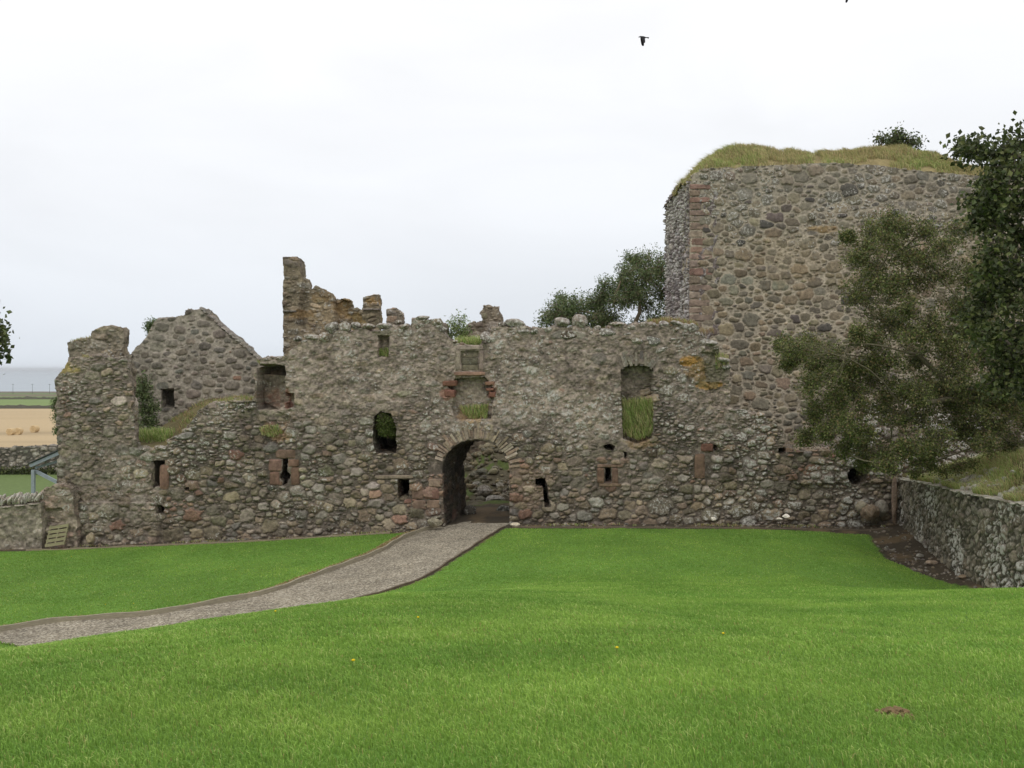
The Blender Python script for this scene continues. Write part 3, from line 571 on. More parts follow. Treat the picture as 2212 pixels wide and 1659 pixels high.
# ------------------------------------------------------------------ gabled building behind
YG = 41.0
GB = empty('gabled_building', (-14, 41.5, 0), 'roofless grey stone gable end with one small dark square window', 'ruined building')
gab = [(262, 960), (262, 790), (280, 768), (320, 722), (336, 694), (370, 683), (398, 680), (402, 668), (434, 667), (470, 698), (520, 745), (560, 776), (640, 778), (640, 980)]
a, b = P(255, 985, YG), P(645, 660, YG)
gcol = lambda px, pz, a, rg: pick(pal((92, 86, 77), (84, 79, 71), (95, 88, 79), (82, 78, 71)), rg) if rg.rand() > .015 else pick(REDS, rg)
block_t = [(.17, .3, 1.3, 2.2, 12, None, (0, .05)), (.12, .2, 1.1, 2, 24, None, (0, .06)), (.06, .12, 1.1, 2.5, 40, None, (0, .1)), (.035, .06, 1, 3, 40, None, (0, .1))]
masonry('gable_wall', M_KEEP, GB, plane_y(YG), (a[0], b[0], a[1], b[1]), .026, PL(gab, YG), block_t, 15, gcol, lin((118, 111, 101))*1.95, [PL([(347, 840), (377, 838), (377, 882), (348, 881)], YG)], T=1.0, joint=.045, rise=.05, ragged=.1, grow=1.12, deep=1, mshade=.1, lichen=lambda X, Z: .5, chunk=.3)
mb = MB(); rg = np.random.RandomState(5)
for (u0, v0, u1, v1) in [(436, 668, 560, 776)]:
    for i in range(17):
        t = i/16; u = u0+(u1-u0)*t; v = v0+(v1-v0)*t; x, z = P(u, v, YG); rock(mb, (x, YG+.35, z-.02), (.42, 1.0, .16), 20+i, pick(GREYS, rg)*.8, rotm('Y', R(38)+rg.normal()*.06), 2, .2, .7)
mb.build('skew_stones', M_STONE, GB)
# side wall of the building, receding on the left of the gap
# ------------------------------------------------------------------ stair turret
YT = 44.0
TT = empty('stair_turret', (-7.6, 45, 0), 'tall broken turret with jagged top and ochre lichen standing behind the wall', 'tower')
tur = [(614, 840), (612, 700), (611, 640), (613, 600), (612, 554), (640, 553), (646, 560), (648, 580), (650, 600), (660, 602), (662, 622), (668, 626), (676, 616), (690, 620), (700, 628), (712, 632), (718, 642), (735, 642), (752, 648), (756, 664), (772, 668), (784, 664), (786, 642), (800, 638), (818, 636), (818, 720), (820, 840)]
a, b = P(600, 845, YT), P(830, 545, YT)
tcol = lambda px, pz, a, rg: pick(BROWN+GREYS, rg)
TP = lambda q: PL(q, YT)
masonry('wall', M_STONE, TT, plane_y(YT), (a[0], b[0], a[1], b[1]), .026, TP(tur), flat_t, 25, tcol, lin((112, 102, 84))*1.9, T=1.0, joint=.02, rise=.07, ragged=.06, fill=lambda X, Z: .25+.5*fbm(X, Z, 1, 4, 3),
        depth=[(TP([(660, 560), (786, 560), (780, 740), (716, 760), (640, 700)]), .5), (TP([(716, 640), (782, 655), (775, 735), (722, 735)]), .5)],
        paint=[blob(735, 660, 24, 26, OR, .35, YT), blob(765, 690, 22, 24, lin((128, 104, 52))*1.5, .5, YT), blob(690, 640, 22, 12, OR, .25, YT), blob(802, 650, 14, 12, OR, .5, YT), blob(650, 680, 30, 12, OR, .35, YT), blob(700, 690, 40, 40, lin((150, 130, 100))*1.7, .3, YT), blob(632, 610, 16, 60, lin((92, 84, 70))*1.7, .5, YT)])
blocks('string_course', [(611, 670, 640, 674)], YT-.05, TT, GREYS, .6, 3, .08, M_STONE); blocks('string_course', [(784, 666, 822, 670)], YT-.05, TT, GREYS, .6, 4, .08, M_STONE)
# small fragments
YF = 40.0
CS = empty('chimney_stump', (-4.7, 40, 0), 'short stump of grey masonry poking above the wall between turret and sapling', 'ruined chimney')
q = [(836, 760), (835, 700), (835, 668), (856, 667), (862, 676), (868, 680), (867, 760)]; a, b = P(828, 765, YF), P(875, 660, YF)
masonry('wall', M_STONE, CS, plane_y(YF), (a[0], b[0], a[1], b[1]), .026, PL(q, YF), flat_t, 35, tcol, lin((110, 101, 88))*1.9, T=.7, joint=.02, rise=.06, ragged=.1)
YH = 38.0
FR = empty('masonry_fragment', (-1, 38, 0), 'stepped lump of broken masonry behind the wall head above the plaque', 'ruined wall')
q = [(996, 780), (998, 722), (1012, 702), (1030, 698), (1040, 690), (1042, 668), (1060, 663), (1078, 665), (1082, 690), (1086, 720), (1090, 780)]; a, b = P(990, 785, YH), P(1095, 655, YH)
masonry('wall', M_STONE, FR, plane_y(YH), (a[0], b[0], a[1], b[1]), .026, PL(q, YH), flat_t, 36, tcol, lin((112, 102, 88))*1.9, T=.8, joint=.02, rise=.07, ragged=.16, lichen=lambda X, Z: .8)
# ------------------------------------------------------------------ the keep
YK = 40.0
KP = empty('keep', (14, 43, 0), 'massive square stone keep with turf growing over its broken top', 'tower')
kx0 = P(1490, 800, YK)[0]; kx1 = 23.0
ktop = [(1490, 1300), (1490, 396), (1500, 378), (1520, 362), (1600, 361), (1700, 356), (1800, 352), (1900, 357), (1990, 370), (2090, 378), (2340, 384), (2340, 1300)]
KTP = PL(ktop, YK)
keep_t = [(.22, .32, 1.2, 1.9, 1.4, None, T0), (.15, .24, 1.1, 1.9, 13, None, T0), (.1, .17, 1.1, 2.4, 40, None, T0), (.06, .1, 1, 3, 80, None, (0, .2)), (.03, .06, 1, 4, 160, None, (0, .3))]
qx = kx0+.62
def kexcl(px, pz, a): return px < kx0+.42+a*.6 and a > .06
kcol = lambda px, pz, a, rg: pick(pal((62, 58, 54), (74, 66, 60)), rg) if (rg.rand() < .05 and a > .1) else pick(KEEPC, rg, .16)
hk = lambda u, v, r: PL(CIRC(u, v, r), YK)
zt = P(0, 1130, YK)[1]
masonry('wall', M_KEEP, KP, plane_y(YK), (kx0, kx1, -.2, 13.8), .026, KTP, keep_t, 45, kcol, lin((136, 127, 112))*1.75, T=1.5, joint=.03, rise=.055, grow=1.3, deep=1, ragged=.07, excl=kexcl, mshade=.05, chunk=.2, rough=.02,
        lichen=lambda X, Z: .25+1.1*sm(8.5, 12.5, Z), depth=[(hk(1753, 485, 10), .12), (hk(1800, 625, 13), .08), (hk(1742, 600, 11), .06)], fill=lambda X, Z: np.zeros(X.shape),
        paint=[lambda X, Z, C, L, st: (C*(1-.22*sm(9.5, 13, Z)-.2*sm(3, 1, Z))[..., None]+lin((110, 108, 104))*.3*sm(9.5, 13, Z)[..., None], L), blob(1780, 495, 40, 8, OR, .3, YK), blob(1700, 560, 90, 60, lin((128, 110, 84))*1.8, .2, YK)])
# red sandstone quoins at its corner
sp = []; k = YK/FP; v = 398.0; rg = np.random.RandomState(9); i = 0
while v < 705:
    h = rg.uniform(12.5, 18); w = (24 if i % 2 else 44)+rg.uniform(-3, 8); sp.append((1489, v+.7, 1489+w, v+h-.9)); v += h; i += 1
blocks('quoins', sp, YK+.045, KP, pal((122, 106, 94), (128, 112, 99), (116, 102, 90), (120, 99, 88), (126, 113, 101)), .35, 14, .03, dp=.5, jit=.02)
slab_t = [(.1, .2, 1.6, 3.5, 24, None, T0), (.06, .12, 1.2, 3, 60, None, T0), (.03, .06, 1.2, 3.5, 90, None, T0)]
fx = lambda s, z, d: np.stack([kx0+d+0*s, s, z+0*s], 1)
masonry('side_wall', M_PALE, KP, fx, (YK+.04, 46.4, -.2, 13.8), .03, [(YK, -.3), (46.2, -.3), (46.2, 13.0), (44.8, 13.2), (42, 13.25), (40.0, 12.9)], slab_t, 46, lambda px, pz, a, rg: pick(pal((104, 98, 96), (94, 88, 86), (118, 112, 108), (130, 126, 124)), rg), lin((108, 98, 94))*1.8,
        T=1.2, joint=.02, rise=.09, ragged=.1, rough=.05, lichen=lambda X, Z: .7)
# turf over the keep
def turf_cap():
    us = np.array([1440, 1476, 1490, 1505, 1530, 1565, 1600, 1640, 1680, 1740, 1800, 1870, 1940, 1990, 2050, 2080, 2200, 2340]); vs = np.array([414, 402, 383, 364, 350, 340, 335, 334, 340, 353, 347, 329, 328, 343, 362, 368, 374, 380])
    yr = 42.2; crest = lambda x: np.interp(x, (us-1106)/FP*yr, EYE-(vs-HOR)/FP*yr)
    xs = np.arange(kx0-.15, kx1, .12); ys = np.arange(0, 6.4, .12); X, D = np.meshgrid(xs, ys, indexing='ij')
    z0 = np.interp(X, [p[0] for p in KTP[1:-1]], [p[1] for p in KTP[1:-1]]); z0 = np.where(X < kx0+.1, 12.9, z0)-.08
    zc = np.maximum(crest(X), z0+.05); n = fbm(X, D, 1.1, 3, 4)*.3
    Z = z0+(zc-z0)*sm(-.3, 2.0, D)+n*sm(0, .5, D)+.1*sm(0, .3, D); 
    Z = Z-sm(kx0+1.6, kx0-.1, X)**1.2*.25*sm(0, 3, D)
    Y = YK+.02+D; k = X.shape[1]; i, j = np.meshgrid(np.arange(X.shape[0]-1), np.arange(k-1), indexing='ij'); a = (i*k+j).ravel()
    base = lin((128, 116, 82))*1.2; C = base*(1+.4*fbm(X, D, .5, 8, 4))[..., None]
    mb = MB(); mb.add(np.stack([X, Y, Z], 2).reshape(-1, 3), np.stack([a, a+k, a+k+1, a+1], 1), C.reshape(-1, 3))
    mb.build('turf_mound', M_GROUND, KP, smooth=True)
    rg = np.random.RandomState(2); n = 60000; x = rg.uniform(kx0-.1, 21.6, n); d = rg.uniform(.0, 3.6, n)**1.0
    fi = (x-xs[0])/.12; fj = d/.12; ii = np.clip(fi.astype(int), 0, X.shape[0]-2); jj = np.clip(fj.astype(int), 0, k-2); z = Z[ii, jj]*(1-(fj-jj))+Z[ii, jj+1]*(fj-jj)
    cover = fbm(x, d, .7, 13, 3) > -.1-.3*(d > .6); keepm = cover & ((d > .25) | (rg.rand(n) < .3)); x, d, z = x[keepm], d[keepm], z[keepm]; n = len(x)
    f = sm(-.5, .2, fbm(x, d, 1.6, 17, 3)+.25*rg.normal(size=n)); w = np.array(DRY)[rg.randint(5, size=n)]*f[:, None]+np.array(GRN)[rg.randint(4, size=n)]*(1-f)[:, None]
    rr = sm(16.5, 18.5, x)[:, None]; w = w*(1-rr*.5)+lin((150, 124, 92))*1.2*rr*.5
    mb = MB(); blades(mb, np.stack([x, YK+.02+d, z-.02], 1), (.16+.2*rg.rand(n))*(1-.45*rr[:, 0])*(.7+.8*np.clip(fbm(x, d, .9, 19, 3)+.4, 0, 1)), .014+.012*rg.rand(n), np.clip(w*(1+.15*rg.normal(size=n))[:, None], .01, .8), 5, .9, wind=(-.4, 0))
    tag(mb.build('long_grass', M_GRASS), 'long yellow green grass on the flat top of the keep', 'grass', kind='stuff')
turf_cap()
# ------------------------------------------------------------------ low ruined walls to the right, in front of the keep
YR = 37.2
RW = empty('broken_wall', (15, 37.5, 0), 'low broken wall of lichened rubble behind the tree at the foot of the keep', 'ruined wall')
q = [(1700, 1150), (1700, 990), (1730, 960), (1760, 935), (1780, 898), (1830, 885), (1870, 870), (1930, 882), (1990, 876), (2040, 900), (2110, 905), (2160, 930), (2300, 935), (2300, 1150)]; a, b = P(1690, 1155, YR), P(2310, 860, YR)
masonry('wall', M_STONE, RW, plane_y(YR), (a[0], b[0], a[1], b[1]), .03, PL(q, YR), [(.15, .28, 1.2, 2.4, 12, None, T0), (.08, .15, 1.2, 3, 30, None, T0), (.04, .08, 1.2, 3, 60, None, T0)], 55, cw_col, lin((100, 90, 78))*1.6, T=1.0, joint=.02, rise=.1, ragged=.25, lichen=lambda X, Z: .9, rough=.05)
# retaining wall on the right
SY = np.linspace(36, 15, 200); SX = xw(SY); ss = np.concatenate([[0], np.cumsum(np.hypot(np.diff(SX), np.diff(SY)))])
tx_ = np.gradient(SX, ss); ty_ = np.gradient(SY, ss)
def rwmap(s, z, d):
    x = np.interp(s, ss, SX); y = np.interp(s, ss, SY); a = np.interp(s, ss, tx_); b = np.interp(s, ss, ty_)
    nx, ny = -b, a      # pointing away from the lawn
    return np.stack([x+nx*d*1.0, y+ny*d, z+0*s], 1)
ry = lambda y: float(np.interp(-y, -SY, ss))
rz_top = lambda y: float(np.interp(y, [15, 24.4, 27.7, 32, 35.5], [2.15, 2.05, 1.95, 1.75, 1.5]))
RT = empty('retaining_wall', (12.8, 28, 0), 'curved dry stone retaining wall of pale streaky stones right of the lawn', 'stone wall')
rp = [(ry(35.6), -1)]+[(ry(y), rz_top(y)) for y in np.linspace(35.6, 15.2, 14)]+[(ry(15.2), -1)]
pcol = lambda px, pz, a, rg: pick(pal((96, 90, 79), (88, 82, 71), (102, 96, 86), (82, 76, 65), (94, 87, 75)), rg)
masonry('wall', M_PALE, RT, rwmap, (0.3, ry(15.2), -.7, 2.3), .022, rp, [(.11, .18, 1.2, 2.0, 10, None, (.9, .35)), (.08, .14, 1.3, 2.8, 46, None, (1.1, .35)), (.05, .09, 1.2, 3, 90, None, (1.1, .4)), (.03, .05, 1.2, 3, 70, None, (1, .4))], 65, pcol, lin((90, 86, 72))*1.5,
        T=.6, joint=.01, rise=.045, ragged=.05, rough=.05, mshade=.4, lichen=lambda X, Z: .62, chunk=.35, back=False)
mb = MB(); rg = np.random.RandomState(17)
for y in np.arange(35.4, 15.3, -.27):
    s = ry(y); c = rwmap(np.array([s]), np.array([rz_top(y)+.03]), np.array([.12]))[0]; t = math.atan2(np.interp(s, ss, ty_), np.interp(s, ss, tx_))
    rock(mb, c, (.36, .5, .09), int(y*30), pick(pal((122, 118, 104), (112, 106, 92)), rg), rotm('Z', t)@rotm('X', rg.normal()*.05), 2, .2, .7)
mb.build('coping', M_PALE, RT)
def bank_z(x, y):
    d = x-xw(y); return np.interp(y, [15, 24.4, 27.7, 32, 35.5], [2.15, 2.05, 1.95, 1.75, 1.5])+sm(.2, 2.6, d)*np.interp(y, [15, 26, 30, 34, 36.5], [1.1, 1.15, 1.0, .6, .3])+fbm(x, y, 1.2, 31, 3)*.16*sm(.2, .8, d)
xs = np.linspace(0, 1, 60)**1.5*30; ys = np.arange(15, 37.2, .2); Dd, Y = np.meshgrid(xs, ys, indexing='ij'); X = xw(Y)+.1+Dd; Z = bank_z(X, Y); k = X.shape[1]
i, j = np.meshgrid(np.arange(X.shape[0]-1), np.arange(k-1), indexing='ij'); a = (i*k+j).ravel(); mb = MB()
mb.add(np.stack([X, Y, Z], 2).reshape(-1, 3), np.stack([a, a+k, a+k+1, a+1], 1), (lin((88, 78, 52))*1.1*(1+.4*fbm(X, Y, .8, 3, 4))[..., None]).reshape(-1, 3))
tag(mb.build('earth_bank', M_GROUND, smooth=True), kind='structure')
mb = MB(); rg = np.random.RandomState(19)
for i in range(620):      # tilted rubble slabs on the bank behind the coping
    y = rg.uniform(22, 35); d = abs(rg.normal())*.38+.22; x = float(xw(y))+d; z = float(bank_z(x, y))
    if fbm(x, y, .9, 77, 2) < -.06 and y < 29: continue
    rock(mb, (x, y, z+.05), (rg.uniform(.06, .12), rg.uniform(.2, .34), rg.uniform(.2, .36)), 700+i, pick(pal((150, 146, 134), (128, 122, 110), (112, 106, 94)), rg), rotm('Z', rg.normal()*.4+.9)@rotm('Y', -.5+rg.normal()*.25), 2, .3, .9)
mb.build('rubble_topping', M_PALE, RT)
rg = np.random.RandomState(20); n = 42000; y = rg.uniform(21, 34.5, n); d = rg.uniform(0, 2.1, n)**2+.06; x = xw(y)+d; k = (fbm(x, y, .8, 81, 3)+.25*(d-1) > -.16); x, y = x[k], y[k]
tuft('bank_grass', np.stack([x, y, bank_z(x, y)], 1), .3, .014, GRN+DRY[:2]+STRAW[:1], 21, 'straggly green and straw grass on the bank above the retaining wall')
# post at the end of the retaining wall
mb = MB(); x, z = P(1931, 1128, 34.6); mb = MB(); rock(mb, (x+.02, 34.6, .85), (.2, .22, 1.9), 5, lin((108, 92, 80))*1.7, np.eye(3), 3, .12, .5)
tag(mb.build('stone_post', M_STONE, loc=(x, 34.6, 0)), 'narrow upright brown stone post at the far end of the curved retaining wall', 'post')
# ------------------------------------------------------------------ low wall and stub on the left
YL = 34.3
LW = empty('boundary_wall', (-18, 34.3, -.9), 'low rendered boundary wall topped with upright coping stones at the left edge', 'stone wall')
q = [(-260, 1230), (-260, 1100), (0, 1096), (90, 1086), (92, 1215)]; a, b = P(-260, 1235, YL), P(100, 1080, YL)
masonry('wall', M_STONE, LW, plane_y(YL), (a[0], b[0], a[1], b[1]), .025, PL(q, YL), [(.08, .16, 1.2, 2.5, 14, None, T0), (.04, .08, 1.2, 3, 30, None, T0)], 75, lambda *k: pick(pal((118, 108, 96), (106, 96, 86)), k[3]), lin((112, 104, 93))*1.75, T=.5, joint=.02, rise=.04, ragged=.04, fill=lambda X, Z: np.clip(.8+.5*fbm(X, Z, 1, 3, 3), 0, 1), lichen=lambda X, Z: .35)
mb = MB(); rg = np.random.RandomState(23)
for u in np.arange(-258, 88, 6.2):
    x, z = P(u, 1094-(u > 0)*u/9+rg.normal()*1, YL); 
    for dy, hh in ((.1, 1), (.34, 1.1)):
        rock(mb, (x+rg.normal()*.02, YL+dy, z+.17*hh), (.12, .26, .42*hh*rg.uniform(.75, 1.1)), int(u+900+dy*100), pick(pal((142, 136, 126), (124, 116, 106), (134, 124, 112)), rg), rotm('Y', .35+rg.normal()*.2), 2, .3, .9)
for u in np.arange(-258, 92, 30):
    x, z = P(u, 1095-(u > 0)*u/9, YL); rock(mb, (x, YL+.1, z-.03), (.55, .5, .08), int(u+950), lin((118, 110, 98))*1.7, rotm('Y', -.04), 2, .15, .6)
mb.build('coping', M_PALE, LW)
ST = empty('wall_stub', (-16, 34.6, -.9), 'crumbling masonry stub joining the low rendered wall to the castle wall', 'ruined wall')
YS = 34.55; q = [(86, 1225), (88, 1120), (84, 1068), (96, 1056), (128, 1050), (150, 1052), (162, 1080), (170, 1225)]; a, b = P(80, 1230, YS), P(178, 1040, YS)
masonry('wall', M_STONE, ST, plane_y(YS), (a[0], b[0], a[1], b[1]), .024, PL(q, YS), flat_t, 85, lambda *k: pick(pal((128, 116, 104), (110, 100, 90), (126, 104, 94)), k[3]), lin((114, 104, 92))*1.75, T=.5, joint=.02, rise=.06, fill=lambda X, Z: np.clip(.55+.6*fbm(X, Z, .8, 3, 3), 0, 1), ragged=.14, depth=[(PL([(100, 1100), (135, 1098), (140, 1130), (105, 1132)], YS), .14)])
# pallet leaning on the stub
PT = empty('wooden_pallet', (-15.6, 34.2, -.8), 'small grey slatted wooden pallet leaning against the crumbling stub', 'pallet')
xa, za = P(98, 1180, 34.25); wd = lin((128, 122, 96))*1.6
def pal_pt(s, t, o=0): return Vector((xa+.05+s*.66, 34.1+t*.36+o, za+.0+t*.66+s*.1))
mb = MB()
for i in range(5):
    mb = MB(); t = .06+i*.21; bar(mb, pal_pt(0, t), pal_pt(1, t), .02, .1, [*wd, 0]); mb.build('slat', M_WOOD, PT)
for s in (.04, .5, .96):
    mb = MB(); bar(mb, pal_pt(s, -.02, .05), pal_pt(s, 1, .05), .05, .06, [*(wd*.7), 0]); mb.build('bearer', M_WOOD, PT)
# timber shelter frame
YB = 44.0
TF = empty('timber_frame', (-20.5, 44, -1), 'pale grey painted timber roof frame with sloping braces behind the low wall', 'frame')
gy = lin((146, 156, 160))*1.1; base = P(74, 1100, YB)
def fp(u, v, dy=0): x, z = P(u, v, YB); return (x, YB+dy, z)
mb = MB(); bar(mb, fp(72, 1100), fp(72, 1015), .14, .14, [*gy, 0]); mb.build('post', M_PLAIN, TF)
mb = MB(); bar(mb, (fp(72, 1100)[0]+.25, YB+2.4, -1), (fp(76, 1020)[0], YB+2.4, .9), .12, .12, [*gy, 0]); mb.build('post', M_PLAIN, TF)
mb = MB(); bar(mb, fp(66, 1006), fp(152, 968), .16, .14, [*gy, 0]); mb.build('rafter', M_PLAIN, TF)
mb = MB(); bar(mb, fp(70, 1012, .3), fp(152, 988, .3), .1, .1, [*gy, 0]); mb.build('rafter', M_PLAIN, TF)
mb = MB(); bar(mb, fp(74, 1018, .1), fp(152, 1058, .1), .12, .14, [*gy, 0]); mb.build('brace', M_PLAIN, TF)
mb = MB(); bar(mb, fp(150, 1100), fp(150, 970), .14, .14, [*gy, 0]); mb.build('post', M_PLAIN, TF)
mb = MB(); bar(mb, fp(64, 1000, .15), fp(154, 960, .15), .6, .03, [*lin((88, 92, 92)), 0]); mb.build('roof_edge', M_PLAIN, TF)
# field dyke, bales, poles
YD = 63.0
FD = empty('field_dyke', (-31, 63, -1.3), 'long grey drystone dyke between the yard grass and the stubble field', 'stone wall')
q = [(-500, 1040), (-500, 968), (0, 968), (60, 965), (180, 963), (185, 1040)]; a, b = P(-400, 1045, YD), P(185, 955, YD)
masonry('wall', M_STONE, FD, plane_y(YD), (a[0], b[0], a[1], b[1]), .05, PL(q, YD), [(.12, .22, 1.2, 2.4, 16, None, T0), (.06, .12, 1.2, 3, 30, None, T0)], 95, lambda *k: pick(GREYS, k[3]), lin((94, 90, 81))*1.6, T=.6, joint=.03, rise=.07, ragged=.12)
rg = np.random.RandomState(31)
for (u, v, tilt, lb) in ((24, 934, 1.45, 'leftmost of the three round straw bales on the stubble field'), (40, 933, 1.62, 'round straw bale in the middle of the three on the stubble field'), (75, 928, 1.4, 'round straw bale standing apart nearest the castle wall')):
    s = (v+6-HOR)/FP; ys = np.linspace(80, 400, 2000); y = ys[np.argmin(abs((EYE-s*ys)-gz((u-1106)/FP*ys, ys)))]; x = (u-1106)/FP*y; r = 7.6/FP*y; z = float(gz(x, y))
    mb = MB(); n = 28; w = r*.9; R_ = rotm('Z', tilt); V = []; F = []
    prof = [(-w, 0), (-w, r*.5), (-w, r*.93), (-w*.93, r), (0, r*1.01), (w*.93, r), (w, r*.93), (w, r*.5), (w, 0)]
    for (px, pr) in prof:
        for i in range(n):
            t = 2*math.pi*i/n; rr = pr*(1+.02*rg.normal()); V.append([px+.02*rg.normal(), rr*math.cos(t), rr*math.sin(t)])
    for i in range(len(prof)-1):
        for j in range(n): F.append([i*n+j, i*n+(j+1) % n, (i+1)*n+(j+1) % n, (i+1)*n+j])
    V = np.array(V)@R_.T+np.array([x, y, z+r*.97]); mb.add(V, F, [*lin((188, 164, 124))*1.15, 0]); o = mb.build('straw_bale', M_PLAIN, loc=(x, y, z)); tag(o, lb, 'bale', 'straw bales on the stubble field')
for (y, hh, xs_, lb) in ((512, 1.6, .02, 'thin grey field wall between the stubble and the green field'), (806, 1.8, .015, 'faint thin field wall crossing the far green field below the sea')):
    mb = MB(); xx = np.arange(-.62*y, -.36*y, 1.6); rg_ = np.random.RandomState(int(y)); yy = y+(xx+.5*y)*xs_; z_ = gz(xx, yy); tp = z_+hh*(1+.12*rg_.normal(size=len(xx))); n = len(xx); k = np.arange(n-1)
    V = np.vstack([np.stack([xx, yy-.4, z_-1], 1), np.stack([xx, yy-.25, tp], 1), np.stack([xx, yy+.25, tp], 1), np.stack([xx, yy+.4, z_-1], 1)])
    mb.add(V, np.vstack([np.stack([k+a*n, k+1+a*n, k+1+(a+1)*n, k+(a+1)*n], 1) for a in range(3)]), lin((92, 90, 78))*1.3); tag(mb.build('field_wall', M_PLAIN), lb, 'stone wall')
for (u, lb) in ((28, 'leftmost thin utility pole standing on the shore skyline'), (70, 'middle thin utility pole standing on the shore skyline'), (107, 'utility pole on the shore skyline nearest the castle wall')):
    y = 1150.; x = (u-1106)/FP*y; z = float(gz(x, y)); t = EYE-(829-HOR)/FP*y; o = empty('utility_pole', (x, y, z), lb, 'pole', 'utility poles on the skyline')
    mb = MB(); tube(mb, [(x, y, z), (x, y, t)], [.2, .14], [*lin((84, 82, 78)), 0]); mb.build('pole', M_PLAIN, o); mb = MB(); bar(mb, (x-1.3, y-.2, t-.9), (x+1.3, y-.2, t-.9), .2, .25, [*lin((84, 82, 78)), 0]); mb.build('crossarm', M_PLAIN, o)
# ------------------------------------------------------------------ courtyard behind the gate
CY = empty('courtyard_wall', (0, 47, 0), 'inner courtyard wall of grey stone seen through the gateway arch', 'ruined wall')
YC = 47.0; a = P(940, 1100, YC); 
masonry('wall', M_STONE, CY, plane_y(YC), (-6, 4, -.3, 4.4), .04, [(-5.8, -.4), (-5.8, 3.8), (-3, 4.2), (0, 3.9), (3.8, 4.1), (3.8, -.4)], [(.2, .34, 1.3, 2.4, 8, None, T0), (.1, .2, 1.3, 3, 26, None, T0), (.05, .1, 1.2, 3, 60, None, T0)], 105, cw_col, lin((108, 100, 86))*1.8, T=.9, joint=.02, rise=.08, ragged=.1)
rg = np.random.RandomState(41)
def heap_z(x, y): return np.clip((y-41.2)*.3, 0, 1.5)*sm(-2.6, -.9, x-(y-41)*.02)*1.0+np.clip((y-43)*.25, 0, .6)+fbm(x, y, .7, 9, 3)*.2
xs = np.arange(-6, 4, .12); ys = np.arange(39.6, 47, .12); X, Y = np.meshgrid(xs, ys, indexing='ij'); Z = heap_z(X, Y)*sm(39.6, 40.6, Y)-.02; k = X.shape[1]; i, j = np.meshgrid(np.arange(X.shape[0]-1), np.arange(k-1), indexing='ij'); a = (i*k+j).ravel()
mb = MB(); mb.add(np.stack([X, Y, Z], 2).reshape(-1, 3), np.stack([a, a+k, a+k+1, a+1], 1), (np.where((fbm(X, Y, .8, 5, 3) > -.05)[..., None], lin((84, 94, 52))*1.1, lin((90, 84, 68))*1.2)).reshape(-1, 3))
RH = mb.build('rubble_heap', M_GROUND, loc=(-1, 43, 0)); tag(RH, 'mossy heap of earth and small rubble inside the courtyard behind the arch', 'rubble', kind='stuff')
mb = MB()
for i in range(480):
    x = rg.uniform(-3.5, 2.5); y = rg.uniform(41, 46.8); s = rg.uniform(.1, .2)*(2 if rg.rand() < .2 else 1); rock(mb, (x, y, float(heap_z(x, y))+s*.2), (s*1.5, s*1.2, s), 900+i, pick(GREYS+BROWN, rg)*.7*np.array([1, 1.02, .9]), None, 2, .3, .5)
tag(mb.build('rubble', M_STONE, loc=(-1, 43, .5)), 'loose small grey stones scattered over the mossy heap behind the arch', 'rubble', kind='stuff')
for i, (u, v, w, h, y, lb) in enumerate([(1047, 1062, 34, 26, 41.5, 'large angular grey boulder low on the heap seen through the arch'), (1080, 1050, 20, 16, 42.5, 'pale angular boulder halfway up the heap seen through the arch'), (1070, 1078, 40, 16, 41.0, 'flat long boulder at the foot of the heap seen through the arch'),
                                    (1016, 1105, 26, 26, 37.6, 'dark rounded boulder by the left side of the passage'), (1088, 1106, 34, 28, 38.2, 'dark boulder at the right side of the passage mouth'), (1030, 1046, 22, 14, 43, 'small flat grey boulder on the left of the mossy heap')]):
    x, z = P(u, v, y); k = y/FP; mb = MB(); rock(mb, (x, y, z), (w*k, w*k*.9, h*k), 60+i, pick(GREYS, rg)*(.8 if i in (3, 4) else 1.1), None, 4, .35, .8)
    tag(mb.build('boulder', M_STONE, loc=(x, y, z-h*k/2)), lb, 'boulder', 'boulders in the courtyard')
# boulders and pale stones at the wall foot
for i, (u, v, w, h, y, c, lb) in enumerate([(1010-70, 1128, 34, 18, 34.5, (112, 106, 90), 'rounded boulder at the foot of the left gate jamb'), (1905-25, 1108, 44, 34, 34.6, (108, 94, 78), 'brown broken boulder at the wall foot beside the narrow stone post'),
                                           (1862, 1095, 30, 26, 34.7, (120, 112, 96), 'grey brown boulder under the dark hole at the right end of the wall'), (1905, 1098, 28, 34, 34.8, (116, 110, 100), 'upright broken stone leaning at the right end of the wall'), (1112, 1133, 22, 8, 34.4, (170, 160, 140), 'flat pale stone beside the right gate jamb'),
                                           (1541, 1121, 12, 8, 34.4, (190, 184, 170), 'small white stone at the wall foot below the red blocked slit'), (1698, 1115, 16, 9, 34.5, (200, 192, 180), 'small white stone on the soil strip left of the rubble boulders'), (1684, 1121, 13, 6, 34.3, (180, 172, 160), 'flat whitish stone just left of the white one on the soil strip'),
                                           (2012, 1215, 26, 9, 29.6, (128, 112, 96), 'flat brown stone in the dark soil below the retaining wall'), (1987, 1200, 18, 7, 30.4, (116, 112, 104), 'small grey stone in the dark soil below the retaining wall'),
                                           (197, 1163, 22, 22, 34.4, (124, 112, 92), 'squat boulder at the foot of the wall right of the pallet'), (2084, 1252, 30, 9, 27.6, (112, 98, 80), 'flat half buried stone at the near end of the dark soil')]):
    x, z = P(u, v, y); k = y/FP; mb = MB(); gz_ = float(gz(x, y)); zz = max(z, gz_+h*k*.3); rock(mb, (x, y, zz), (w*k, w*k*.8, h*k*1.1), 160+i, lin(c)*1.7, None, 3, .3, .5)
    tag(mb.build('fallen_stone', M_STONE, loc=(x, y, gz_)), lb, 'stone', 'stones lying at the wall foot')
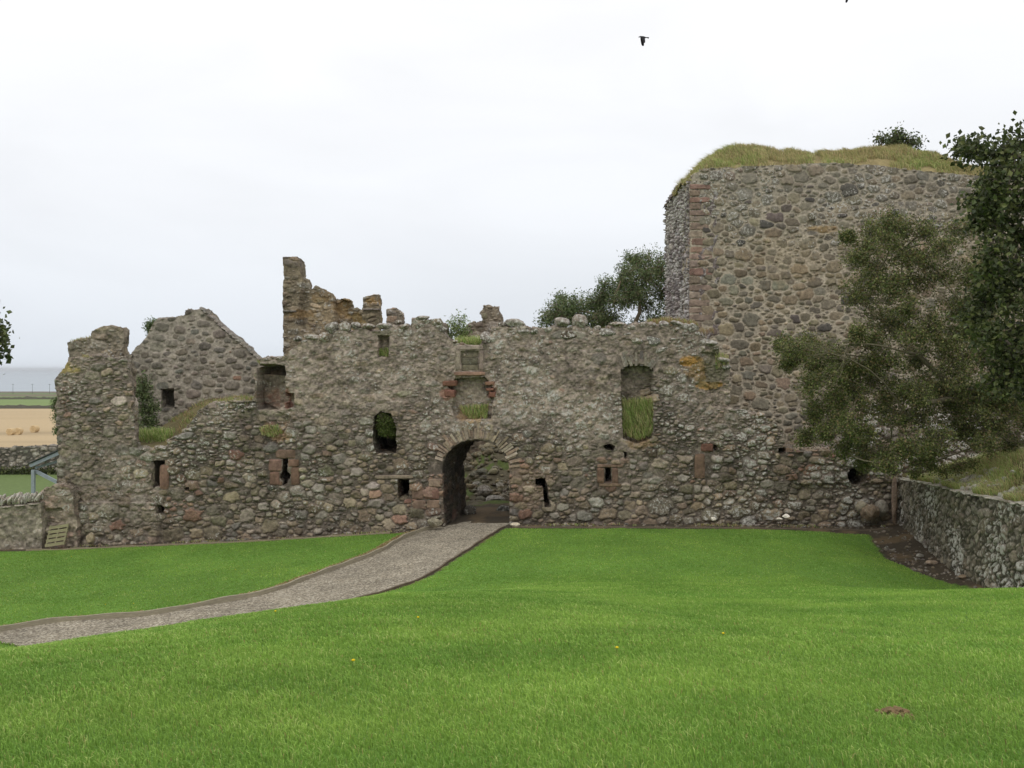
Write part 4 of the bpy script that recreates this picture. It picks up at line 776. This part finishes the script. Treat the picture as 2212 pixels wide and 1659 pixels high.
# ------------------------------------------------------------------ grass banks and tufts on the ruin
def bank2():
    xs = np.arange(P(288, 0, 36)[0], P(560, 0, 36)[0], .1); ys = np.arange(35.4, 41.2, .12); X, Y = np.meshgrid(xs, ys, indexing='ij'); U = 1106+X/Y*FP
    zf = np.interp(X, [P(u, 0, 35)[0] for u in (290, 355, 385, 430, 470, 545)], [P(0, v, 35)[1] for v in (970, 972, 948, 888, 873, 872)])
    zb = np.interp(X, [P(u, 0, 41)[0] for u in (290, 350, 400, 450, 545)], [P(0, v, 41)[1] for v in (925, 925, 905, 865, 860)])
    t = sm(35.4, 40.5, Y); Z = zf*(1-t)+zb*t+fbm(X, Y, .8, 3, 3)*.2; k = X.shape[1]; i, j = np.meshgrid(np.arange(X.shape[0]-1), np.arange(k-1), indexing='ij'); a = (i*k+j).ravel()
    mb = MB(); mb.add(np.stack([X, Y, Z], 2).reshape(-1, 3), np.stack([a, a+k, a+k+1, a+1], 1), (lin((98, 90, 62))*1.2*(1+.3*fbm(X, Y, .5, 3, 3))[..., None]).reshape(-1, 3))
    tag(mb.build('turf_bank', M_GROUND, smooth=True), kind='structure')
    rg = np.random.RandomState(7); n = 9000; i = rg.randint(0, X.shape[0], n); j = rg.randint(0, k, n)
    pts = np.stack([X[i, j]+rg.uniform(-.05, .05, n), Y[i, j]+rg.uniform(-.06, .06, n), Z[i, j]], 1); pts = pts[fbm(pts[:, 0], pts[:, 1], .9, 8, 2) > .0]
    tuft('bank_grass', pts, .2, .016, [g*.75 for g in GRN]+STRAW, 31, 'green grass on the low bank in front of the gable')
bank2()
def scatter(poly, y, n, seed, dy=.3):
    rg = np.random.RandomState(seed); x, z = zip(*PL(poly, y)); X = rg.uniform(min(x), max(x), n*3); Z = rg.uniform(min(z), max(z), n*3)
    k = inpoly(X, Z, PL(poly, y)); X, Z = X[k][:n], Z[k][:n]; return np.stack([X, y-.02+rg.rand(len(X))*dy, Z], 1)
tuft('grass_tuft', scatter([(1344, 872), (1412, 868), (1412, 940), (1380, 952), (1346, 940)], 35.15, 2600, 3), .34, .014, GRN+[DRY[0], DRY[3]], 5, 'tall green grass filling the tall arched recess in the wall')
tuft('grass_tuft', scatter([(988, 882), (1056, 878), (1052, 906), (1012, 905)], 35.1, 900, 4), .2, .014, GRN+STRAW[:1], 6, 'short green grass in the broken hollow under the plaque')
tuft('grass_tuft', scatter([(984, 738), (1042, 736), (1040, 746), (984, 746)], 35.3, 800, 5, .8), .3, .014, GRN, 7, 'green grass growing on the wall head above the plaque')
tuft('grass_tuft', scatter([(1400, 696), (1450, 690), (1510, 700), (1512, 706), (1400, 704)], 35.6, 1500, 6, .6), .2, .014, STRAW+GRN[:1], 8, 'brown dry turf on the wall head against the keep')
tuft('grass_tuft', scatter([(818, 758), (840, 758), (840, 771), (818, 771)], 35.25, 300, 7, .2), .22, .014, GRN, 9, 'green grass in the small square opening left of the plaque')
tuft('grass_tuft', scatter([(135, 805), (180, 772), (200, 780), (180, 800), (140, 815)], 35.0, 1400, 8, .5), .2, .014, STRAW+[GRN[2], DRY[1]], 10, 'yellowish grass on the shoulder of the leftmost wall')
tuft('grass_tuft', scatter([(150, 736), (200, 726), (202, 732), (150, 742)], 35.95, 400, 9, .6), .1, .014, STRAW+GRN[:1], 11, 'thin dry grass on top of the leftmost upper block')
tuft('grass_tuft', scatter([(555, 782), (620, 772), (650, 742), (655, 748), (622, 785), (560, 790)], 35.05, 900, 10, .6), .14, .014, STRAW+GRN[:1], 12, 'straw coloured grass on the wall head above the arched niche')
tuft('grass_tuft', scatter([(560, 925), (600, 920), (612, 935), (590, 945), (565, 940)], 34.93, 500, 12, .1), .14, .014, GRN+STRAW[:2], 14, 'patch of grass on the red stained face below the niche')
tuft('grass_tuft', scatter([(1060, 712), (1545, 712), (1545, 722), (1060, 722)], 35.1, 1600, 13, .5), .17, .012, STRAW, 15, 'wisps of dry grass between the capstones along the wall head')
tuft('grass_tuft', scatter([(420, 905), (450, 878), (540, 862), (545, 872), (470, 882), (430, 915)], 35.0, 1500, 15, .6), .2, .014, GRN+STRAW, 17, 'grass along the broken edge of the low wall left of the niche')
tuft('grass_tuft', scatter([(1545, 760), (1575, 770), (1575, 790), (1548, 800)], 34.98, 400, 16, .2), .16, .014, GRN+DRY, 18, 'green tuft on the broken right shoulder of the wall')
tuft('grass_tuft', scatter([(440, 668), (560, 775), (556, 778), (436, 672)], 41.2, 500, 18, .6), .16, .014, STRAW, 19, 'dry grass along the right slope of the gable')
tuft('grass_tuft', scatter([(292, 932), (362, 932), (360, 966), (292, 964)], 36.3, 1800, 25, .9), .22, .016, GRN, 26, 'bright green grass in the gap between the left wall and the gable')
# straw edge along the path kerb
rg = np.random.RandomState(61); t = rg.uniform(0, 1, 5200)*(len(pl)-1); i = t.astype(int); f = (t-i)[:, None]; i2 = np.minimum(i+1, len(pl)-1)
c = pl[i]*(1-f)+pl[i2]*f-nrm[i]*(rg.uniform(.03, .32, 5200))[:, None]; tuft('dry_grass_edge', np.stack([c[:, 0], c[:, 1], gz(c[:, 0], c[:, 1])], 1), .06, .03, STRAW, 62, 'strip of dead straw coloured grass along the left edge of the path')
# timber edging boards
def kerb(name, line, off, h, w, lab, z_off=0, i0=0, i1=None, col=(136, 124, 104)):
    L = line[i0:i1]; nn_ = nrm[i0:i1] if len(line) == 90 else None; mb = MB(); d = np.gradient(L, axis=0); d /= np.hypot(*d.T)[:, None]; q = np.stack([d[:, 1], -d[:, 0]], 1)
    A = L+q*off; B = L+q*(off+w); za = gz(L[:, 0], L[:, 1])+z_off+.012*np.sin(np.arange(len(L))*.9); V = []
    for k in range(len(L)):
        V += [[*A[k], za[k]-.2], [*A[k], za[k]+h], [*B[k], za[k]+h], [*B[k], za[k]-.2]]
    F = [];
    for k in range(len(L)-1):
        b = k*4
        for s in range(3): F.append([b+s, b+s+4, b+s+5, b+s+1])
    F += [[0, 1, 2, 3], [len(V)-1, len(V)-2, len(V)-3, len(V)-4]]
    mb.add(V, F, [*lin(col)*1.25, 0]); return tag(mb.build(name, M_WOOD), lab, 'edging')
kerb('path_edging', pl, 0, .1, .06, 'weathered timber board edging along the left side of the gravel path', col=(140, 132, 114))
kerb('path_edging', pr_, 0, .05, .05, 'thin dark timber edging along the right side of the gravel path', col=(96, 84, 70))
ex = np.stack([np.linspace(-16.5, -4.2, 60), np.interp(np.linspace(-16.5, -4.2, 60), [-17, -9, -4], [33.95, 34.25, 34.45])], 1)
kerb('path_edging', ex, 0, .05, .04, 'thin edging board between left lawn and the wall foot')
ex = np.stack([np.linspace(.0, 13, 60), np.full(60, 34.15)], 1)
kerb('path_edging', ex, 0, .03, .04, 'thin edging board between right lawn and the wall foot', col=(110, 98, 84))
# molehill
x, y = 0, 0; s = (1550-HOR)/FP; ys = np.linspace(3, 12, 800); a = (1937-1106)/FP; y = ys[np.argmin(abs((EYE-s*ys)-gz(a*ys, ys)))]; x = a*y
mb = MB(); rg = np.random.RandomState(3); rock(mb, (x, y, float(gz(x, y))), (.24, .2, .07), 9, lin((118, 98, 70)), np.eye(3), 3, .3, 0)
for i in range(60): r_ = abs(rg.normal())*.035; t = rg.rand()*6.28; rock(mb, (x+math.cos(t)*r_*1.6, y+math.sin(t)*r_, float(gz(x, y))+.045-.22*r_), (.03, .03, .02), i, lin((128, 108, 78)), None, 1, .3, 0)
tag(mb.build('molehill', M_GROUND, loc=(x, y, float(gz(x, y)))), 'small brown molehill in the lawn near the bottom right', 'molehill')
# crumbs of stone on the soil strips
rg = np.random.RandomState(91); mb = MB(); n = 0
while n < 520:
    if n % 3 == 0: y = rg.uniform(22, 34); x = float(xw(np.array(y)))-.1-abs(rg.normal())*.8
    else: x = rg.uniform(-16, 13); y = 34.75-abs(rg.normal())*.25
    if lawn_mask(np.array([x]), np.array([y]))[0] or inpoly(np.array([x]), np.array([y]), PATH)[0]: continue
    s_ = rg.uniform(.03, .08)*(1.6 if rg.rand() < .15 else 1); rock(mb, (x, y, float(gz(x, y))+s_*.15), (s_*1.6, s_*1.3, s_), n, pick(GREYS+BROWN, rg)*.75, None, 1, .3, .6); n += 1
tag(mb.build('stone_crumbs', M_STONE, loc=(0, 34.4, 0)), 'small crumbs of stone littering the bare soil strip at the wall foot', 'rubble', kind='stuff')
rg = np.random.RandomState(92); n = 2600; x = rg.uniform(-16, 13.2, n); y = 34.8-abs(rg.normal(size=n))*.22; k = ~lawn_mask(x, y) & ~inpoly(x, y, PATH) & (fbm(x, y, .8, 93, 3) > -.02); x, y = x[k], y[k]
tuft('weeds', np.stack([x, y, gz(x, y)], 1), .09, .02, GRN+STRAW, 94, 'thin weeds and dead grass on the soil strip at the wall foot')
for i, (u, v) in enumerate([(508, 1236), (288, 1310), (593, 1334), (901, 1349), (227, 1312), (154, 1207), (1330, 1420), (760, 1450), (1560, 1385)]):
    a = (u-1106)/FP; s_ = (v-HOR)/FP; ys = np.linspace(4, 34, 3000); k = np.nonzero((EYE-s_*ys)-gz(a*ys, ys) < 0)[0]; y = ys[k[0]] if len(k) else 20; x = a*y; z = float(gz(x, y)); o = empty('dandelion', (x, y, z), 'tiny yellow dandelion flower dotted in the mown lawn', 'flower', 'dandelions in the lawn')
    mb = MB(); tube(mb, [(x, y, z), (x+.01, y, z+.07)], [.004, .003], [*lin((110, 130, 60)), 0], 5); mb.build('stem', M_PLAIN, o)
    mb = MB(); v_, f_ = ICO[2]; mb.add(v_*np.array([.013, .013, .008])+np.array([x+.01, y, z+.075]), f_, [*lin((220, 190, 30)), 0]); mb.build('flower_head', M_PLAIN, o)
# ------------------------------------------------------------------ trees
def leaves(mb, P3, s, cols, seed, asp=.55, droop=.3):
    rg = np.random.RandomState(seed); n = len(P3); a = rg.normal(size=(n, 3)); a[:, 2] -= droop; a /= np.linalg.norm(a, axis=1)[:, None]
    b = np.cross(a, rg.normal(size=(n, 3))); b /= np.linalg.norm(b, axis=1)[:, None]; L = (s*(.6+.8*rg.rand(n)))[:, None]
    c = np.cross(a, b)*L*.12; V = np.stack([P3, P3+a*L*.5+b*L*asp*.5+c, P3+a*L, P3+a*L*.5-b*L*asp*.5+c], 1).reshape(-1, 3); k = np.arange(n)*4
    col = np.array(cols)[rg.randint(len(cols), size=n)]*(1+.22*rg.normal(size=n))[:, None]; mb.add(V, np.stack([k, k+1, k+2, k+3], 1), np.repeat(np.clip(col, .004, .8), 4, 0))
def tree(name, base, forks, clumps, leaf, cols, seed, label, cat='tree', bark=(92, 84, 70), r0=.2, twig=.012, tw=10, lf=60, wind=(0, 0, 0), squash=.8, asp=.55, group=None, sides=6, droop=.3, lk=.2):
    """trunk base -> fork points -> clump centres -> twigs with leaves"""
    rg = np.random.RandomState(seed); o = empty(name, base, label, cat, group); mt = MB(); ml = MB(); bc = [*lin(bark)*1.4, 0]; base = np.array(base, float)
    def limb(p, q, ra, rb, sag=.12, n=6):
        p, q = np.array(p, float), np.array(q, float); L = np.linalg.norm(q-p); m = rg.normal(size=3)*L*sag*.6; m2 = rg.normal(size=3)*L*sag*.3; pts = []
        for t in np.linspace(0, 1, n): pts.append(p+(q-p)*t+m*math.sin(math.pi*t)+m2*math.sin(2*math.pi*t))
        tube(mt, pts, list(np.linspace(ra, rb, n)), bc, sides); return pts
    nodes = []
    for (fi, fp_) in enumerate(forks):
        p = base if fi == 0 else np.array(forks[0]); nodes.append(np.array(fp_, float)); limb(p, fp_, r0*(1 if fi == 0 else .6), r0*(.65 if fi == 0 else .35))
    LP = []; tc = MB()
    for ci, (cx, cy, cz, cr) in enumerate(clumps):
        c = np.array([cx, cy, cz]); f = nodes[int(np.argmin([np.linalg.norm(nd-c)+(0 if i else .3) for i, nd in enumerate(nodes)]))]
        pts = limb(f, c, r0*lk, twig*1.4, .14, 8)
        if rg.rand() < .5: nodes.append(pts[5])
        for t in range(int(tw*max(.6, cr))):
            d = rg.normal(size=3); d /= np.linalg.norm(d); d = d+np.array(wind); e = c+d*cr*np.array([1, 1, squash])*rg.uniform(.6, 1.05); st = pts[rg.randint(4, 8)]
            q = limb(st, e, twig, twig*.35, .16, 5); 
            for _ in range(lf):
                k = rg.randint(1, 4); f_ = rg.rand(); pp = q[k]*(1-f_)+q[k+1]*f_; LP.append(pp+rg.normal(size=3)*leaf*1.3)
    mt.build('trunk', M_BARK, o, smooth=True); leaves(ml, np.array(LP), leaf, cols, seed, asp, droop); ml.build('crown', M_LEAF, o); return o
def cl(lst, y, seed, dy=.8, k=1.0):
    rg = np.random.RandomState(seed); r = []
    for (u, v, rr) in lst: yy = y+rg.uniform(-dy, dy); x, z = P(u, v, yy); r.append((x, yy, z, rr*yy/FP*k))
    return r
DK = [lin((64, 74, 42))*1.35, lin((54, 64, 36))*1.3, lin((78, 86, 50))*1.4, lin((94, 98, 60))*1.4, lin((70, 76, 50))*1.2]
MID = [lin((78, 88, 46))*1.6, lin((68, 79, 40))*1.55, lin((92, 99, 55))*1.65, lin((110, 110, 68))*1.6, lin((60, 71, 36))*1.45, lin((104, 92, 62))*1.5]
ASH = [lin((82, 96, 60))*1.5, lin((68, 84, 50))*1.5, lin((94, 108, 68))*1.5, lin((110, 118, 82))*1.4]
# big dark sycamore, right foreground
syc = [(2195, 300, 34), (2235, 330, 50), (2160, 325, 26), (2105, 325, 26), (2075, 322, 16), (2140, 360, 34), (2190, 375, 48), (2250, 400, 60), (2135, 405, 28), (2110, 440, 28), (2160, 440, 40), (2210, 460, 50), (2150, 490, 34), (2115, 470, 22), (2190, 520, 44), (2250, 530, 60), (2150, 550, 30), (2180, 590, 40), (2230, 610, 50),
       (2150, 620, 24), (2185, 660, 38), (2240, 700, 50), (2195, 720, 32), (2220, 770, 40), (2260, 820, 50), (2215, 840, 26), (2300, 480, 70), (2300, 620, 70), (2300, 360, 60), (2320, 760, 70), (2360, 500, 80), (2370, 650, 80), (2290, 290, 40), (2350, 380, 60), (2330, 250, 40), (2140, 585, 20), (2120, 640, 28), (2100, 690, 24), (2160, 760, 34), (2135, 720, 28), (2190, 800, 34), (2150, 830, 26)]
tree('sycamore_tree', (14.2, 23.5, 3.1), [(13.9, 23.5, 5.4), (13.0, 23.2, 7.2), (13.6, 23.8, 8.6), (12.4, 23.0, 6.0)], cl(syc, 23, 3, 1.0), .12, DK, 101, 'dark dense leafy tree with big leaves at the right edge', bark=(80, 74, 64), r0=.28, tw=26, lf=22, asp=.75, twig=.012)
# thinner, twiggy tree reaching left in front of the keep
haw = [(1700, 755, 24), (1735, 735, 34), (1770, 760, 36), (1810, 780, 34), (1720, 770, 22), (1760, 800, 30), (1850, 800, 36), (1800, 830, 36), (1750, 840, 26), (1840, 850, 40), (1790, 880, 34), (1760, 905, 26), (1870, 880, 40), (1830, 920, 40), (1780, 940, 28), (1740, 950, 22), (1880, 940, 44), (1830, 975, 30), (1900, 990, 36), (1930, 1005, 26), (1870, 1000, 24),
       (1890, 490, 28), (1925, 478, 30), (1960, 490, 36), (1880, 530, 32), (1930, 530, 40), (1850, 560, 26), (1900, 580, 40), (1960, 560, 44), (2010, 500, 36), (2050, 540, 44), (1870, 620, 36), (1920, 640, 44), (1980, 620, 48), (2040, 600, 50), (1900, 690, 40), (1950, 710, 48), (2010, 690, 50), (2070, 660, 50), (2100, 580, 40), (1890, 740, 36), (1930, 780, 44), (1990, 770, 50), (2050, 750, 50), (2110, 720, 50),
       (1900, 830, 44), (1960, 840, 48), (2020, 830, 50), (2080, 810, 50), (2140, 780, 50), (1940, 900, 46), (2000, 900, 50), (2060, 890, 50), (2120, 870, 50), (2180, 850, 50), (1980, 960, 44), (2040, 950, 44), (2100, 940, 46), (2160, 920, 46), (2220, 900, 50), (1990, 1000, 24), (2200, 960, 40), (2140, 960, 36), (2240, 760, 60), (2260, 860, 60), (1860, 720, 24)]
haw += [(2090, 500, 40), (2130, 560, 44), (2120, 640, 50), (2150, 700, 54), (2060, 720, 44), (1960, 660, 40), (2080, 770, 50), (2160, 840, 56), (2210, 790, 60), (2100, 840, 50), (2000, 850, 44), (2200, 880, 56), (2130, 900, 50), (1990, 560, 40), (1940, 610, 36), (1880, 790, 34), (1840, 810, 30), (1920, 870, 40), (1860, 960, 34), (1950, 980, 36), (2020, 980, 34), (2070, 920, 44), (1700, 790, 16), (1690, 740, 14), (1830, 510, 14), (1850, 640, 26), (1980, 730, 40), (1820, 900, 30), (1810, 860, 26), (2240, 640, 50), (2170, 760, 50), (2050, 860, 44)]
H = cl(haw, 29.5, 7, 1.5, 1.12)
tree('hawthorn_tree', (15.6, 29.8, 2.6), [(15.2, 29.8, 4.2), (13.2, 29.4, 4.6), (13.6, 29.6, 7.0), (11.5, 29.2, 4.0), (12.0, 29.5, 5.8), (15.0, 30, 6.2), (14.2, 29.4, 3.3)], H, .064, MID, 102, 'thin twiggy windswept tree spreading left in front of the keep', bark=(104, 98, 80), r0=.2, tw=50, lf=40, twig=.009, wind=(-.35, 0, .1), asp=.6, squash=.8, lk=.15)
# ash tree beyond the wall
ash = [(1185, 672, 22), (1172, 694, 16), (1215, 668, 24), (1245, 655, 26), (1240, 690, 28), (1275, 690, 28), (1285, 650, 24), (1310, 615, 16), (1330, 650, 24), (1318, 690, 24), (1350, 590, 24), (1375, 570, 28), (1405, 560, 30), (1430, 580, 34), (1365, 620, 28), (1400, 610, 34), (1430, 640, 34), (1395, 660, 20), (1420, 690, 30), (1460, 600, 40), (1460, 670, 40), (1340, 712, 24), (1280, 720, 26), (1200, 700, 22), (1380, 705, 20), (1210, 645, 8), (1365, 560, 16), (1500, 640, 40), (1300, 645, 24), (1335, 618, 20), (1268, 662, 22), (1350, 655, 22), (1300, 670, 24), (1380, 635, 22), (1230, 680, 20), (1355, 625, 18), (1295, 705, 22)]
tree('ash_tree', (5.6, 50, -.4), [(5.2, 50, 6.5), (4.6, 50, 8.0), (6.4, 50, 8.8), (6.6, 50, 7.6)], cl(ash, 50, 9, 1.2, 1.25), .13, ASH, 103, 'green windswept tree behind the wall beside the left corner of the keep', bark=(128, 116, 96), r0=.26, tw=48, lf=24, asp=.38, twig=.014, wind=(.15, 0, .1), squash=.85, lk=.25)
tree('sapling', (-2.0, 37.2, 5.3), [(-2.0, 37.2, 6.0)], cl([(975, 698, 12), (995, 692, 12), (985, 715, 14), (1002, 712, 12), (992, 735, 12), (975, 722, 9)], 37.2, 11, .2), .1, [lin((116, 132, 82))*1.3, lin((98, 116, 66))*1.3, lin((132, 144, 96))*1.3], 104, 'small light green sapling sprouting behind the wall head above the plaque', 'sapling', r0=.03, tw=26, lf=14, asp=.35, twig=.007)
tree('shrub', (15.8, 42.4, 14.3), [(15.8, 42.4, 14.5)], cl([(1905, 300, 12), (1928, 298, 12), (1945, 290, 14), (1940, 305, 14), (1965, 302, 14), (1978, 308, 12), (1960, 318, 14), (1925, 312, 14)], 42.4, 12, .3), .12, DK+ASH[:1], 105, 'small dark leafy shrub growing on the turf top of the keep', 'shrub', r0=.05, tw=26, lf=14, asp=.6, twig=.01)
tree('left_edge_tree'.replace('left_edge_', 'overhanging_'), (-15.4, 25, -.7), [(-15.2, 25, 4.5), (-14.6, 25, 6.2)], cl([(-16, 690, 18), (-8, 728, 12), (-14, 765, 14), (-52, 700, 34), (-60, 760, 40), (-110, 680, 60), (-120, 760, 60), (-180, 640, 70), (-200, 740, 70), (-150, 600, 50), (-60, 640, 30), (-230, 820, 60)], 25, 13, .5), .13, DK, 106, 'leafy branch tips of a dark tree poking in at the left edge', r0=.22, tw=26, lf=16, asp=.8, twig=.014)
# ivy by the gable, bush in the wall hole, clumps at the keep foot
def bush(name, lst, y, leaf, cols, seed, label, cat='bush', dy=.3, n=60, bark=(84, 76, 60)):
    c = cl(lst, y, seed, dy); b = (np.mean([q[0] for q in c]), y+.1, min(q[2]-q[3] for q in c)); return tree(name, b, [(b[0], b[1], b[2]+.2)], c, leaf, cols, seed, label, cat, bark, .03, .006, n, 12)
bush('ivy', [(306, 815, 14), (312, 835, 18), (318, 860, 20), (308, 885, 18), (322, 895, 20), (310, 915, 16), (330, 915, 12), (300, 850, 14), (335, 880, 14)], 39.5, .09, ASH+DK[:1], 201, 'leafy green climber in the corner left of the gable window', 'climbing plant', n=44)
bush('hole_bush'.replace('hole_', 'mossy_'), [(828, 902, 16), (840, 908, 16), (824, 918, 16), (838, 925, 15), (848, 935, 12), (830, 932, 10), (850, 915, 8)], 35.15, .05, [lin((84, 98, 44))*1.2, lin((70, 86, 36))*1.2, lin((96, 104, 58))*1.1], 202, 'round mossy green bush filling the hole left of the arch', 'bush', .1, 110)
bush('weed', [(128, 880, 5), (124, 900, 7), (126, 930, 5), (122, 865, 4)], 35.2, .06, ASH, 203, 'small green weed on the left outer edge of the wall', 'weed', .1, 60)
bush('weed', [(322, 704, 5), (332, 698, 5), (326, 715, 4)], 41.2, .07, ASH, 204, 'sprig of weed on the left slope of the gable', 'weed', .1, 60)
bush('bramble', [(2010, 1010, 16), (2040, 1020, 14), (2070, 1010, 16), (2100, 1000, 16), (1975, 1020, 12)], 28.5, .06, MID, 205, 'low green bramble growing over the rubble topping of the retaining wall', 'bramble', .4, 60)
# hedge growth at the dyke foot
rg = np.random.RandomState(71); n = 5000; x = rg.uniform(-44, -27, n); z0 = gz(x, np.full(n, 62.5)); mb = MB(); leaves(mb, np.stack([x, 62.4+rg.rand(n)*.5, z0+abs(rg.normal(size=n))*.22], 1), .16, DK, 72)
tag(mb.build('weeds', M_LEAF), 'dark weeds growing along the foot of the field dyke', 'weeds', kind='stuff')
# ------------------------------------------------------------------ birds
def bird(u, v, y, k, label, flip=1, ph=0):
    x, z = P(u, v, y); o = empty('crow', (x, y, z), label, 'bird', 'crows in the sky'); c = [*lin((34, 34, 36)), 0]
    b = MB(); pts = [(-.30, .0, .02), (-.24, 0, .03), (-.17, 0, .045), (-.08, 0, .03), (.03, 0, .02), (.13, 0, .0), (.2, 0, -.01)]
    rad = [.008, .026, .046, .056, .062, .045, .026]; pp = [(x+flip*p[0]*k, y+p[1]*k, z+p[2]*k) for p in pts]; tube(b, pp, [r*k for r in rad], c, 10)
    b.add([(x+flip*.16*k, y-.03*k, z), (x+flip*.36*k, y-.07*k, z-.05*k), (x+flip*.38*k, y, z+.02*k), (x+flip*.36*k, y+.07*k, z-.05*k), (x+flip*.16*k, y+.03*k, z), (x+flip*.16*k, y, z+.03*k)], [[0, 1, 2, 5], [5, 2, 3, 4]], c)
    b.build('body', M_PLAIN, o, smooth=True)
    for s in (-1, 1):
        w = MB(); V = []
        sp_ = [(0, -.15, .12, 0), (.13, -.15, .12, -.05), (.24, -.12, .1, -.16), (.32, -.09, .1, -.28), (.36, -.05, .1, -.38), (.37, .0, .08, -.45)]
        for (d, a, b_, zz) in sp_:
            for xx, th in ((a, 0), ((a+b_)/2, .012), (b_, 0)): V.append((x+flip*xx*k, y+s*d*k*.8, z+(zz+.02+th)*k))
        F = [[i*3+j, i*3+j+1, i*3+j+4, i*3+j+3] for i in range(len(sp_)-1) for j in range(2)]; w.add(V, F, c)
        w.add([(a_, b_, c_-.008*k) for a_, b_, c_ in V], F, c); w.build('wing', M_PLAIN, o, smooth=True)
bird(1389, 81, 62, 1.0, 'black crow flying with lowered wings above the wall', 1)
bird(1832, -10, 66, .9, 'dark bird just cut off by the top edge of the photo', -1)
# ------------------------------------------------------------------ thin sea haze
mb = MB(); box(mb, (0, 29000, -40), (110000, 62000, 130)); 
m = bpy.data.materials.new('haze'); m.use_nodes = True; n = m.node_tree; n.nodes.clear(); o_ = n.nodes.new('ShaderNodeOutputMaterial'); v = n.nodes.new('ShaderNodeVolumePrincipled')
v.inputs['Color'].default_value = (.9, .93, .97, 1); v.inputs['Density'].default_value = .00006; n.links.new(v.outputs[0], o_.inputs['Volume'])
tag(mb.build('haze', m), kind='stuff')
